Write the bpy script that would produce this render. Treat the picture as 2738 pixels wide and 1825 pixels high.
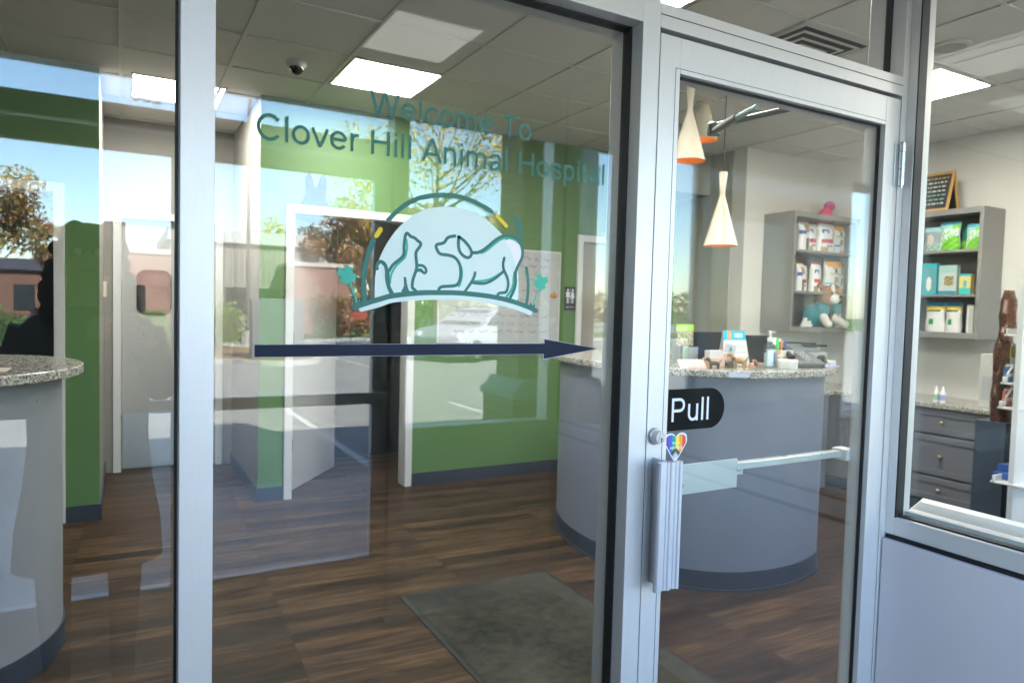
import bpy, bmesh, math, random, json
from mathutils import Vector, Matrix
random.seed(7)
R = math.radians
for o in list(bpy.data.objects): bpy.data.objects.remove(o)
S = bpy.context.scene
COL = S.collection

# ------------------------------------------------------------------ camera
cam_d = bpy.data.cameras.new('camera')
cam = bpy.data.objects.new('camera', cam_d); COL.objects.link(cam); S.camera = cam
cam_d.sensor_width = 36.0; cam_d.lens = 24.526
cam_d.clip_start = 0.03; cam_d.clip_end = 2000
fwd = Vector((0.48815868, 0.87143101, -0.04805309))
rgt = Vector((0.87275487, -0.48742937, 0.02667475))
dwn = Vector((-1.77e-4, -5.496e-2, -0.998488537))
m = Matrix((rgt, -dwn, -fwd)).transposed().to_4x4()
m.translation = Vector((0, -1.26, 1.50))
cam.matrix_world = m
cam_d.dof.use_dof = True; cam_d.dof.focus_distance = 1.42; cam_d.dof.aperture_fstop = 6.3
cam_d.dof.aperture_blades = 9

# ------------------------------------------------------------------ sky, sun, exposure
SUN_EL, SUN_ROT = 43.0, 18.0
world = bpy.data.worlds.new('World'); S.world = world; world.use_nodes = True
wn = world.node_tree.nodes; wl = world.node_tree.links
sky = wn.new('ShaderNodeTexSky'); sky.sky_type = 'NISHITA'; sky.sun_disc = False
sky.sun_elevation = R(SUN_EL); sky.sun_rotation = R(SUN_ROT); sky.dust_density = .5; sky.ozone_density = 2.2
wl.new(sky.outputs[0], wn['Background'].inputs[0]); wn['Background'].inputs[1].default_value = 0.15
sd = bpy.data.lights.new('sun', 'SUN'); sd.energy = 5.0; sd.angle = R(0.5); sd.color = (1, .94, .85)
sun = bpy.data.objects.new('sun', sd); COL.objects.link(sun)
az = R(SUN_ROT); el = R(SUN_EL)
sdir = Vector((math.sin(az)*math.cos(el), math.cos(az)*math.cos(el), math.sin(el)))
sun.rotation_euler = sdir.to_track_quat('Z', 'Y').to_euler(); sun.location = (0, 20, 20)
S.view_settings.view_transform = 'Standard'; S.view_settings.look = 'None'
S.view_settings.exposure = 3.85; S.view_settings.gamma = 1
PANEL = 4.4          # ceiling light strength
S.render.engine = 'CYCLES'
S.cycles.max_bounces = 10; S.cycles.transparent_max_bounces = 24; S.cycles.glossy_bounces = 5
S.cycles.diffuse_bounces = 4; S.cycles.sample_clamp_indirect = 6.0
S.cycles.caustics_reflective = False; S.cycles.caustics_refractive = False

# ------------------------------------------------------------------ materials
MATS = {}
def nt(name):
    m = bpy.data.materials.new(name); m.use_nodes = True
    return m, m.node_tree.nodes, m.node_tree.links, m.node_tree.nodes['Principled BSDF']
def mat(name, col, rough=.5, metal=0., noise=.06, nscale=14., bump=0., spec=.5, stretch=None, trans=0., alpha=1.):
    if name in MATS: return MATS[name]
    m, n, l, b = nt(name)
    b.inputs['Roughness'].default_value = rough; b.inputs['Metallic'].default_value = metal
    b.inputs['Specular IOR Level'].default_value = spec
    if trans: b.inputs['Transmission Weight'].default_value = trans
    tc = n.new('ShaderNodeTexCoord'); mp = n.new('ShaderNodeMapping'); nz = n.new('ShaderNodeTexNoise')
    nz.inputs['Scale'].default_value = nscale; nz.inputs['Detail'].default_value = 5
    if stretch: mp.inputs['Scale'].default_value = stretch
    l.new(tc.outputs['Object'], mp.inputs[0]); l.new(mp.outputs[0], nz.inputs['Vector'])
    mx = n.new('ShaderNodeMix'); mx.data_type = 'RGBA'
    c = Vector(col[:3])
    mx.inputs[6].default_value = (*(c*(1-noise*2)), 1); mx.inputs[7].default_value = (*[min(1, v) for v in c*(1+noise*2)], 1)
    l.new(nz.outputs[0], mx.inputs[0]); l.new(mx.outputs[2], b.inputs['Base Color'])
    rr = n.new('ShaderNodeMapRange'); rr.inputs[3].default_value = max(0, rough-.08); rr.inputs[4].default_value = min(1, rough+.08)
    l.new(nz.outputs[0], rr.inputs[0]); l.new(rr.outputs[0], b.inputs['Roughness'])
    if bump:
        bp = n.new('ShaderNodeBump'); bp.inputs['Strength'].default_value = bump; bp.inputs['Distance'].default_value = .004
        l.new(nz.outputs[0], bp.inputs['Height']); l.new(bp.outputs[0], b.inputs['Normal'])
    MATS[name] = m; return m
def flat(key, col, rough=.5): return mat('paint_'+key, col, rough, noise=.03)
def emis(name, col, s):
    m, n, l, b = nt(name); b.inputs['Base Color'].default_value = (*col, 1)
    b.inputs['Emission Color'].default_value = (*col, 1); b.inputs['Emission Strength'].default_value = s
    return m
def glass_mat(name, tint, r0):
    m, n, l, b = nt(name); n.remove(b)
    out = n['Material Output']; tr = n.new('ShaderNodeBsdfTransparent'); gl = n.new('ShaderNodeBsdfGlossy')
    tr.inputs[0].default_value = (*tint, 1); gl.inputs['Roughness'].default_value = 0.0; gl.inputs[0].default_value = (.96, .99, 1, 1)
    ge = n.new('ShaderNodeNewGeometry'); d = n.new('ShaderNodeVectorMath'); d.operation = 'DOT_PRODUCT'
    l.new(ge.outputs['Normal'], d.inputs[0]); l.new(ge.outputs['Incoming'], d.inputs[1])
    a = n.new('ShaderNodeMath'); a.operation = 'ABSOLUTE'; l.new(d.outputs['Value'], a.inputs[0])
    s = n.new('ShaderNodeMath'); s.operation = 'SUBTRACT'; s.inputs[0].default_value = 1; l.new(a.outputs[0], s.inputs[1])
    p = n.new('ShaderNodeMath'); p.operation = 'POWER'; p.inputs[1].default_value = 5; l.new(s.outputs[0], p.inputs[0])
    q = n.new('ShaderNodeMath'); q.operation = 'MULTIPLY_ADD'; q.inputs[1].default_value = 1-r0; q.inputs[2].default_value = r0
    l.new(p.outputs[0], q.inputs[0])
    mx = n.new('ShaderNodeMixShader'); l.new(q.outputs[0], mx.inputs[0]); l.new(tr.outputs[0], mx.inputs[1]); l.new(gl.outputs[0], mx.inputs[2])
    if r0 == .038:   # tiny dust specks and faint smears on the panes
        tc = n.new('ShaderNodeTexCoord'); v = n.new('ShaderNodeTexVoronoi'); v.inputs['Scale'].default_value = 26; v.inputs['Randomness'].default_value = 1
        l.new(tc.outputs['Object'], v.inputs['Vector']); lt = n.new('ShaderNodeMath'); lt.operation = 'LESS_THAN'; lt.inputs[1].default_value = .036
        l.new(v.outputs['Distance'], lt.inputs[0]); sc = n.new('ShaderNodeSeparateColor'); l.new(v.outputs['Color'], sc.inputs[0])
        gt = n.new('ShaderNodeMath'); gt.operation = 'GREATER_THAN'; gt.inputs[1].default_value = .6; l.new(sc.outputs[0], gt.inputs[0])
        mu = n.new('ShaderNodeMath'); mu.operation = 'MULTIPLY'; l.new(lt.outputs[0], mu.inputs[0]); l.new(gt.outputs[0], mu.inputs[1])
        nz = n.new('ShaderNodeTexNoise'); nz.inputs['Scale'].default_value = 3.5; nz.inputs['Detail'].default_value = 7; nz.inputs['Distortion'].default_value = 1.5
        l.new(tc.outputs['Object'], nz.inputs['Vector']); mr = n.new('ShaderNodeMapRange'); mr.inputs[1].default_value = .45; mr.inputs[2].default_value = .8; mr.inputs[3].default_value = .001; mr.inputs[4].default_value = .010
        l.new(nz.outputs[0], mr.inputs[0]); ma = n.new('ShaderNodeMath'); ma.operation = 'MULTIPLY_ADD'; ma.inputs[1].default_value = .30
        l.new(mu.outputs[0], ma.inputs[0]); l.new(mr.outputs[0], ma.inputs[2])
        df = n.new('ShaderNodeBsdfDiffuse'); df.inputs[0].default_value = (.6, .6, .58, 1); m3 = n.new('ShaderNodeMixShader')
        l.new(ma.outputs[0], m3.inputs[0]); l.new(mx.outputs[0], m3.inputs[1]); l.new(df.outputs[0], m3.inputs[2]); mx = m3
    l.new(mx.outputs[0], out.inputs[0]); return m
M = {}
M['glass'] = glass_mat('clear_glass', (.965, .985, .975), .038)
M['glass_out'] = glass_mat('outer_glass', (.98, .99, .985), .03)
def alu_mat():
    m, n, l, b = nt('anodised_aluminium')
    b.inputs['Metallic'].default_value = .35; b.inputs['Roughness'].default_value = .42
    tc = n.new('ShaderNodeTexCoord'); mp = n.new('ShaderNodeMapping'); mp.inputs['Scale'].default_value = (60, 60, 2)
    nz = n.new('ShaderNodeTexNoise'); nz.inputs['Scale'].default_value = 8; nz.inputs['Detail'].default_value = 6
    l.new(tc.outputs['Object'], mp.inputs[0]); l.new(mp.outputs[0], nz.inputs['Vector'])
    cr = n.new('ShaderNodeValToRGB'); cr.color_ramp.elements[0].position = .3; cr.color_ramp.elements[1].position = .7
    cr.color_ramp.elements[0].color = (.68, .665, .655, 1); cr.color_ramp.elements[1].color = (.71, .695, .685, 1)
    l.new(nz.outputs[0], cr.inputs[0])
    # scuffs near the bottom: small pale scratches
    n2 = n.new('ShaderNodeTexNoise'); n2.inputs['Scale'].default_value = 55; n2.inputs['Detail'].default_value = 2; n2.inputs['Distortion'].default_value = 2.5
    l.new(tc.outputs['Object'], n2.inputs['Vector'])
    c2 = n.new('ShaderNodeValToRGB'); c2.color_ramp.elements[0].position = .735; c2.color_ramp.elements[1].position = .75
    l.new(n2.outputs[0], c2.inputs[0])
    sx = n.new('ShaderNodeSeparateXYZ'); l.new(tc.outputs['Object'], sx.inputs[0])
    mr = n.new('ShaderNodeMapRange'); mr.inputs[1].default_value = .25; mr.inputs[2].default_value = .95; mr.inputs[3].default_value = .5; mr.inputs[4].default_value = .0
    l.new(sx.outputs[2], mr.inputs[0])
    mu = n.new('ShaderNodeMath'); mu.operation = 'MULTIPLY'; l.new(c2.outputs[0], mu.inputs[0]); l.new(mr.outputs[0], mu.inputs[1])
    mx = n.new('ShaderNodeMix'); mx.data_type = 'RGBA'; mx.inputs[7].default_value = (.85, .87, .9, 1)
    l.new(mu.outputs[0], mx.inputs[0]); l.new(cr.outputs[0], mx.inputs[6]); l.new(mx.outputs[2], b.inputs['Base Color'])
    rr = n.new('ShaderNodeMapRange'); rr.inputs[3].default_value = .40; rr.inputs[4].default_value = .46
    l.new(nz.outputs[0], rr.inputs[0]); l.new(rr.outputs[0], b.inputs['Roughness'])
    return m
M['alu'] = alu_mat()
M['gasket'] = mat('black_rubber', (.008, .009, .011), .55)
M['green'] = mat('green_paint', (.094, .195, .062), .55, noise=.03, nscale=3, bump=.05)
M['grey'] = mat('warm_grey_paint', (.66, .63, .57), .6, noise=.02, nscale=3)
M['dim_grey'] = mat('dim_grey_paint', (.25, .235, .21), .6, noise=.02, nscale=3)  # darker copy of the wall grey, dims the lit corridor by colour
M['olive'] = mat('putty_paint', (.34, .34, .27), .6, noise=.02, nscale=3)
M['white'] = mat('white_trim_paint', (.62, .62, .61), .4, noise=.02)
M['skirt'] = mat('blue_grey_vinyl', (.03, .042, .062), .4, noise=.05)
M['cab'] = mat('grey_laminate', (.235, .225, .21), .4, noise=.03, nscale=4)
M['cabdark'] = mat('slate_cabinet_paint', (.17, .175, .20), .38, noise=.03, nscale=4)
M['desk'] = mat('sky_tinted_laminate', (.19, .21, .27), .42, noise=.03, nscale=3)  # bluish daylight and door glass reflection are put into the grey
M['black'] = mat('black_plastic', (.012, .013, .015), .35)
M['steel'] = mat('brushed_steel', (.55, .56, .57), .32, metal=.9, noise=.01, stretch=(1, 1, 8))
M['ceil'] = mat('ceiling_tile', (.71, .69, .65), .85, noise=.05, nscale=160, bump=.25)
M['tbar'] = mat('ceiling_grid_metal', (.66, .65, .6), .5, noise=.02)
M['paper'] = mat('white_paper', (.78, .77, .76), .6, noise=.03)
M['plastic'] = mat('white_plastic', (.75, .74, .71), .35, noise=.02)
M['panelgrey'] = mat('pale_grey_wall_panel', (.66, .61, .65), .55, noise=.045, nscale=2.2, bump=.05)
M['plaster'] = mat('white_plaster', (.62, .61, .6), .7, noise=.03, nscale=4)
M['brass'] = mat('brass_metal', (.62, .5, .3), .3, metal=.9)
def granite():
    m, n, l, b = nt('speckled_granite'); b.inputs['Roughness'].default_value = .22
    tc = n.new('ShaderNodeTexCoord'); v = n.new('ShaderNodeTexVoronoi'); v.inputs['Scale'].default_value = 170
    nz = n.new('ShaderNodeTexNoise'); nz.inputs['Scale'].default_value = 60; nz.inputs['Detail'].default_value = 6
    l.new(tc.outputs['Object'], v.inputs['Vector']); l.new(tc.outputs['Object'], nz.inputs['Vector'])
    s = n.new('ShaderNodeSeparateColor'); l.new(v.outputs['Color'], s.inputs[0])
    a = n.new('ShaderNodeMath'); a.operation = 'ADD'; l.new(s.outputs[0], a.inputs[0]); l.new(nz.outputs[0], a.inputs[1])
    d = n.new('ShaderNodeMath'); d.operation = 'MULTIPLY'; d.inputs[1].default_value = .55; l.new(a.outputs[0], d.inputs[0])
    c = n.new('ShaderNodeValToRGB'); e = c.color_ramp.elements
    e[0].position = .2; e[0].color = (.035, .035, .035, 1); e[1].position = .8; e[1].color = (.62, .6, .54, 1)
    x = e.new(.42); x.color = (.2, .18, .155, 1); x = e.new(.6); x.color = (.42, .4, .36, 1)
    l.new(d.outputs[0], c.inputs[0]); l.new(c.outputs[0], b.inputs['Base Color']); return m
M['granite'] = granite()
def planks():
    m, n, l, b = nt('walnut_vinyl_planks'); b.inputs['Roughness'].default_value = .38; b.inputs['Specular IOR Level'].default_value = .17
    tc = n.new('ShaderNodeTexCoord'); mp = n.new('ShaderNodeMapping'); mp.inputs['Rotation'].default_value = (0, 0, R(2))
    l.new(tc.outputs['Object'], mp.inputs[0])
    br = n.new('ShaderNodeTexBrick'); br.offset = .37; br.offset_frequency = 1; br.inputs['Scale'].default_value = 1
    br.inputs['Brick Width'].default_value = .95; br.inputs['Row Height'].default_value = .102; br.inputs['Mortar Size'].default_value = .0012
    br.inputs['Color1'].default_value = (0, 0, 0, 1); br.inputs['Color2'].default_value = (1, 1, 1, 1); br.inputs['Mortar'].default_value = (.5, .5, .5, 1)
    l.new(mp.outputs[0], br.inputs['Vector'])
    m2 = n.new('ShaderNodeMapping'); m2.inputs['Scale'].default_value = (1.9, 20, 1); l.new(mp.outputs[0], m2.inputs[0])
    sc = n.new('ShaderNodeVectorMath'); sc.operation = 'SCALE'; sc.inputs['Scale'].default_value = 9.0
    l.new(br.outputs['Color'], sc.inputs[0]); ad = n.new('ShaderNodeVectorMath'); l.new(m2.outputs[0], ad.inputs[0]); l.new(sc.outputs[0], ad.inputs[1])
    nz = n.new('ShaderNodeTexNoise'); nz.inputs['Scale'].default_value = 1.5; nz.inputs['Detail'].default_value = 6; nz.inputs['Roughness'].default_value = .55; nz.inputs['Distortion'].default_value = .9
    l.new(ad.outputs[0], nz.inputs['Vector'])
    c = n.new('ShaderNodeValToRGB'); e = c.color_ramp.elements
    e[0].position = .30; e[0].color = (.010, .0062, .0038, 1); e[1].position = .78; e[1].color = (.108, .066, .034, 1)
    x = e.new(.5); x.color = (.045, .025, .013, 1)
    l.new(nz.outputs[0], c.inputs[0])
    hs = n.new('ShaderNodeHueSaturation'); mr = n.new('ShaderNodeMapRange'); mr.inputs[3].default_value = .5; mr.inputs[4].default_value = 1.6
    sp = n.new('ShaderNodeSeparateColor'); l.new(br.outputs['Color'], sp.inputs[0]); l.new(sp.outputs[0], mr.inputs[0]); l.new(mr.outputs[0], hs.inputs['Value'])
    l.new(c.outputs[0], hs.inputs['Color'])
    mo = n.new('ShaderNodeMix'); mo.data_type = 'RGBA'; mo.inputs[7].default_value = (.012, .008, .006, 1)
    l.new(br.outputs['Fac'], mo.inputs[0]); l.new(hs.outputs[0], mo.inputs[6]); l.new(mo.outputs[2], b.inputs['Base Color'])
    r2 = n.new('ShaderNodeMapRange'); r2.inputs[3].default_value = .40; r2.inputs[4].default_value = .55; l.new(nz.outputs[0], r2.inputs[0]); l.new(r2.outputs[0], b.inputs['Roughness'])
    bp = n.new('ShaderNodeBump'); bp.inputs['Strength'].default_value = .12; bp.inputs['Distance'].default_value = .002
    l.new(nz.outputs[0], bp.inputs['Height']); l.new(bp.outputs[0], b.inputs['Normal']); return m
M['floor'] = planks()
def two(name, c1, c2, scale, rough=.9, detail=6, bump=.3, dist=.01, p0=.4, p1=.6):
    m, n, l, b = nt(name); b.inputs['Roughness'].default_value = rough
    tc = n.new('ShaderNodeTexCoord'); nz = n.new('ShaderNodeTexNoise'); nz.inputs['Scale'].default_value = scale; nz.inputs['Detail'].default_value = detail
    l.new(tc.outputs['Object'], nz.inputs['Vector']); c = n.new('ShaderNodeValToRGB')
    c.color_ramp.elements[0].position = p0; c.color_ramp.elements[1].position = p1
    c.color_ramp.elements[0].color = (*c1, 1); c.color_ramp.elements[1].color = (*c2, 1)
    l.new(nz.outputs[0], c.inputs[0]); l.new(c.outputs[0], b.inputs['Base Color'])
    bp = n.new('ShaderNodeBump'); bp.inputs['Strength'].default_value = bump; bp.inputs['Distance'].default_value = dist
    l.new(nz.outputs[0], bp.inputs['Height']); l.new(bp.outputs[0], b.inputs['Normal']); return m
M['asphalt'] = two('asphalt', (.22, .21, .195), (.30, .29, .27), 3, p0=.3, p1=.7)
M['concrete'] = two('concrete', (.36, .35, .33), (.46, .45, .42), 4, p0=.3, p1=.7)
M['grass'] = two('lawn_grass', (.05, .10, .02), (.12, .19, .045), 2)
M['mulch'] = two('leaf_mulch', (.10, .06, .035), (.33, .2, .09), 9)
def mat_carpet():
    m, n, l, b = nt('charcoal_carpet'); b.inputs['Roughness'].default_value = .97; b.inputs['Specular IOR Level'].default_value = .1
    tc = n.new('ShaderNodeTexCoord')
    a = n.new('ShaderNodeTexNoise'); a.inputs['Scale'].default_value = 14; a.inputs['Detail'].default_value = 8; a.inputs['Roughness'].default_value = .75
    g = n.new('ShaderNodeTexNoise'); g.inputs['Scale'].default_value = 1.6; g.inputs['Detail'].default_value = 1
    l.new(tc.outputs['Object'], a.inputs['Vector']); l.new(tc.outputs['Object'], g.inputs['Vector'])
    ad = n.new('ShaderNodeMath'); l.new(a.outputs[0], ad.inputs[0]); l.new(g.outputs[0], ad.inputs[1])
    c = n.new('ShaderNodeValToRGB'); c.color_ramp.elements[0].position = .55; c.color_ramp.elements[1].position = 1.2
    hv = n.new('ShaderNodeMath'); hv.operation = 'MULTIPLY'; hv.inputs[1].default_value = .85; l.new(ad.outputs[0], hv.inputs[0])
    c.color_ramp.elements[0].color = (.014, .0145, .013, 1); c.color_ramp.elements[1].color = (.066, .064, .050, 1)
    l.new(hv.outputs[0], c.inputs[0]); l.new(c.outputs[0], b.inputs['Base Color'])
    bp = n.new('ShaderNodeBump'); bp.inputs['Strength'].default_value = .6; bp.inputs['Distance'].default_value = .004
    l.new(a.outputs[0], bp.inputs['Height']); l.new(bp.outputs[0], b.inputs['Normal']); return m
M['carpet'] = mat_carpet()
def brickm():
    m, n, l, b = nt('red_brick'); b.inputs['Roughness'].default_value = .85
    tc = n.new('ShaderNodeTexCoord'); mp = n.new('ShaderNodeMapping'); mp.inputs['Rotation'].default_value = (R(90), 0, 0)
    br = n.new('ShaderNodeTexBrick'); br.inputs['Scale'].default_value = 1; br.inputs['Brick Width'].default_value = .21; br.inputs['Row Height'].default_value = .075; br.inputs['Mortar Size'].default_value = .008
    br.inputs['Color1'].default_value = (.22, .075, .055, 1); br.inputs['Color2'].default_value = (.28, .11, .08, 1); br.inputs['Mortar'].default_value = (.3, .26, .23, 1)
    l.new(tc.outputs['Object'], mp.inputs[0]); l.new(mp.outputs[0], br.inputs['Vector']); l.new(br.outputs[0], b.inputs['Base Color']); return m
M['brick'] = brickm()
def metalclad():
    m, n, l, b = nt('ribbed_grey_cladding'); b.inputs['Roughness'].default_value = .6
    tc = n.new('ShaderNodeTexCoord'); w = n.new('ShaderNodeTexWave'); w.inputs['Scale'].default_value = 1.2; w.bands_direction = 'X'
    l.new(tc.outputs['Object'], w.inputs['Vector']); c = n.new('ShaderNodeValToRGB')
    c.color_ramp.elements[0].color = (.17, .155, .14, 1); c.color_ramp.elements[1].color = (.25, .235, .22, 1)
    l.new(w.outputs[0], c.inputs[0]); l.new(c.outputs[0], b.inputs['Base Color']); return m
M['clad'] = metalclad()

# ------------------------------------------------------------------ mesh helpers
class MB:
    def __init__(s): s.v = []; s.f = []; s.mi = []; s.mats = []; s.m = 0
    def use(s, m):
        if m not in s.mats: s.mats.append(m)
        s.m = s.mats.index(m); return s
    def add(s, vs, fs):
        k = len(s.v); s.v += [tuple(p) for p in vs]
        for f in fs: s.f.append([i+k for i in f]); s.mi.append(s.m)
        return s
    def box(s, x0, x1, y0, y1, z0, z1):
        x0, x1 = sorted((x0, x1)); y0, y1 = sorted((y0, y1)); z0, z1 = sorted((z0, z1))
        return s.add([(x0,y0,z0),(x1,y0,z0),(x1,y1,z0),(x0,y1,z0),(x0,y0,z1),(x1,y0,z1),(x1,y1,z1),(x0,y1,z1)],
                     [(0,3,2,1),(4,5,6,7),(0,1,5,4),(1,2,6,5),(2,3,7,6),(3,0,4,7)])
    def prism(s, pts, a0, a1, axis='z'):     # polygon pts (u,v) extruded along axis
        n = len(pts)
        def P(u, v, w): return {'z': (u, v, w), 'y': (u, w, v), 'x': (w, u, v)}[axis]
        vs = [P(u, v, a0) for u, v in pts]+[P(u, v, a1) for u, v in pts]
        fs = [tuple(range(n))[::-1], tuple(range(n, 2*n))]+[(i, (i+1) % n, n+(i+1) % n, n+i) for i in range(n)]
        return s.add(vs, fs)
    def lathe(s, prof, c=(0, 0, 0), n=32, sx=1, sy=1, cap=True):   # prof [(r,z)]
        vs = []; fs = []
        for r, z in prof:
            for i in range(n):
                a = 2*math.pi*i/n; vs.append((c[0]+r*sx*math.cos(a), c[1]+r*sy*math.sin(a), c[2]+z))
        for j in range(len(prof)-1):
            for i in range(n):
                fs.append((j*n+i, j*n+(i+1) % n, (j+1)*n+(i+1) % n, (j+1)*n+i))
        if cap and prof[0][0] > 1e-6: fs.append(tuple(range(n))[::-1])
        if cap and prof[-1][0] > 1e-6: fs.append(tuple((len(prof)-1)*n+i for i in range(n)))
        return s.add(vs, fs)
    def tube(s, pts, r, n=10, cap=True):
        pts = [Vector(p) for p in pts]; rs = r if isinstance(r, (list, tuple)) else [r]*len(pts)
        rings = []; up = None
        for i, p in enumerate(pts):
            t = (pts[min(i+1, len(pts)-1)]-pts[max(i-1, 0)]).normalized()
            if up is None: up = Vector((0, 0, 1)) if abs(t.z) < .9 else Vector((1, 0, 0))
            a = t.cross(up).normalized(); b = a.cross(t).normalized(); up = b
            rings.append([p+(a*math.cos(2*math.pi*k/n)+b*math.sin(2*math.pi*k/n))*rs[i] for k in range(n)])
        vs = [v for g in rings for v in g]; fs = []
        for j in range(len(pts)-1):
            for k in range(n): fs.append((j*n+k, j*n+(k+1) % n, (j+1)*n+(k+1) % n, (j+1)*n+k))
        if cap: fs += [tuple(range(n))[::-1], tuple((len(pts)-1)*n+k for k in range(n))]
        return s.add(vs, fs)
    def ball(s, c, r, n=14, sx=1, sy=1, sz=1):
        prof = [(max(1e-7, r*math.sin(math.pi*j/8)), -r*sz*math.cos(math.pi*j/8)) for j in range(9)]
        return s.lathe(prof, c, n, sx, sy)
    def build(s, name, m=None, parent=None, bevel=0, smooth=False, loc=None, rotz=0):
        me = bpy.data.meshes.new(name); me.from_pydata(s.v, [], s.f)
        if m is not None: me.materials.append(m)
        else:
            for x in s.mats: me.materials.append(x)
            me.polygons.foreach_set('material_index', s.mi)
        bm = bmesh.new(); bm.from_mesh(me); bmesh.ops.recalc_face_normals(bm, faces=bm.faces); bm.to_mesh(me); bm.free()
        if smooth:
            me.polygons.foreach_set('use_smooth', [True]*len(me.polygons)); me.set_sharp_from_angle(angle=R(38))
        me.update()
        o = bpy.data.objects.new(name, me); COL.objects.link(o)
        if parent: o.parent = parent; o.matrix_parent_inverse = Matrix.Identity(4)
        if loc: o.location = loc
        if rotz: o.rotation_euler.z = rotz
        if bevel:
            b = o.modifiers.new('bevel', 'BEVEL'); b.width = bevel; b.segments = 2; b.limit_method = 'ANGLE'; b.angle_limit = R(40)
        return o
def box(*a): return MB().box(*a)
def tag(o, label=None, cat=None, group=None, kind=None):
    if label: o['label'] = label
    if cat: o['category'] = cat
    if group: o['group'] = group
    if kind: o['kind'] = kind
    return o
def thing(name, label, cat, loc=(0, 0, 0), rotz=0, group=None):
    o = bpy.data.objects.new(name, None); COL.objects.link(o); o.location = loc; o.rotation_euler.z = rotz
    o.empty_display_size = .1
    return tag(o, label, cat, group)
def struct(o): o['kind'] = 'structure'; return o
def relabel(o, t): o['label'] = t; return o

# ================================================================== SETTING
FZ = -.15
struct(box(-4.0, 6.2, 0.0, 9.0, -.1, 0).build('floor', M['floor']))
struct(box(2.1, 6.2, -1.8, -.0005, -.1, 0).build('floor', M['floor']))
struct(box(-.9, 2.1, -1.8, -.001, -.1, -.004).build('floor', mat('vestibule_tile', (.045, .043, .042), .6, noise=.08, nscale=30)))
def ceiling():
    t = struct(box(-4.0, 6.2, 0.12, 9.0, 3.0, 3.2).build('ceiling', M['ceil']))
    g = MB(); x = 1.826-.61*9
    w = .012
    xs = [1.826+.61*k for k in range(-9, 8)]; ys = [2.40+.61*k for k in range(-3, 11)]
    for x in xs:
        if -4 < x < 6.03: g.box(x-w, x+w, .13, 8.9, 2.992, 2.999)
    for y in ys:
        if .13 < y < 8.9:
            for x in [-4.274]+xs:
                g.box(max(x+w, -3.99), min(x+.61-w, 6.02), y-w, y+w, 2.992, 2.999)
    o = g.build('ceiling_grid', M['tbar'], t, bevel=.0015)
    r = struct(box(2.1, 6.2, -1.8, .1195, 3.0, 3.2).build('ceiling', M['ceil']))
    g = MB()
    for x in xs:
        if 2.12 < x < 6.03: g.box(x-w, x+w, -1.78, .118, 2.992, 2.999)
    for k in range(-7, -3):
        y = 2.40+.61*k
        if y > -1.78:
            for x in xs:
                if x > 2.1: g.box(x+w, min(x+.61-w, 6.02), y-w, y+w, 2.992, 2.999)
    g.build('ceiling_grid', M['tbar'], r)
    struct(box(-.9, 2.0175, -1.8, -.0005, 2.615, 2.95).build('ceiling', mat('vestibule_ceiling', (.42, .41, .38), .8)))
ceiling()
struct(box(-14, 18, -4.6, -1.8, -.15, -.004).build('pavement', M['concrete']))
struct(box(-60, 60, -75, -4.6, -.35, -.15).build('parking_lot', M['asphalt']))
struct(MB().add([(-600, -700, -.36), (600, -700, -.36), (600, 80, -.36), (-600, 80, -.36)], [(0, 1, 2, 3)]).build('ground', M['grass']))

# ---- perimeter walls
def wall(name, label, b, m, holes=None):
    return tag(b.build(name, m), label, 'wall')
wall('back_wall', 'plain warm grey rear wall of the room behind the open doorways', box(-4, 6.2, 8.9, 9.0, 0, 3.0), M['grey'])
wall('side_wall', 'warm grey side wall behind the counter on the left of the lobby', box(-4.1, -4.0, .1, 9, 0, 3.0), M['grey'])
rw = thing('side_wall', 'pale grey wall carrying the open shelf cabinet and drawer units on the right', 'wall')
box(6.03, 6.15, -1.8, 3.3, 0, 3.0).build('wall_panel', M['grey'], rw); box(6.10, 6.2, 3.42, 8.9, 0, 3.0).build('wall_panel', M['grey'], rw)
cw = tag(box(4.915, 6.03, 3.27, 3.42, 0, 3.0).build('reception_wall', M['grey']), 'warm grey wall behind the reception desk holding the shelf cabinet of pet food', 'wall')

# front wall of the clinic beside the vestibule, with a window
fw = thing('front_wall', 'brick front wall of the clinic right of the vestibule seen from inside', 'wall')
b = MB(); b.box(2.10, 2.2, -1.95, -1.8, 0, 3.0); b.box(5.7, 6.15, -1.95, -1.8, 0, 3.0); b.box(3.09, 4.40, -1.95, -1.8, .8, 2.43); b.box(2.2, 5.7, -1.95, -1.8, 0, .8); b.box(2.2, 5.7, -1.95, -1.8, 2.43, 3.0)
b.build('wall_panel', M['plaster'], fw)
wf = MB()
for x0_, x1_ in ((2.2, 3.09), (4.40, 5.7)):
    for x in (x0_, x1_-.025): wf.box(x, x+.025, -1.945, -1.91, .83, 2.40)
    wf.box(x0_, x1_, -1.945, -1.91, .8005, .83); wf.box(x0_, x1_, -1.945, -1.91, 2.40, 2.4295)
wf = wf.build('window_frame', M['alu'], fw)
for x0_, x1_ in ((2.225, 3.065), (4.425, 5.675)): box(x0_, x1_, -1.93, -1.925, .83, 2.40).build('pane', M['glass_out'], wf)

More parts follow.
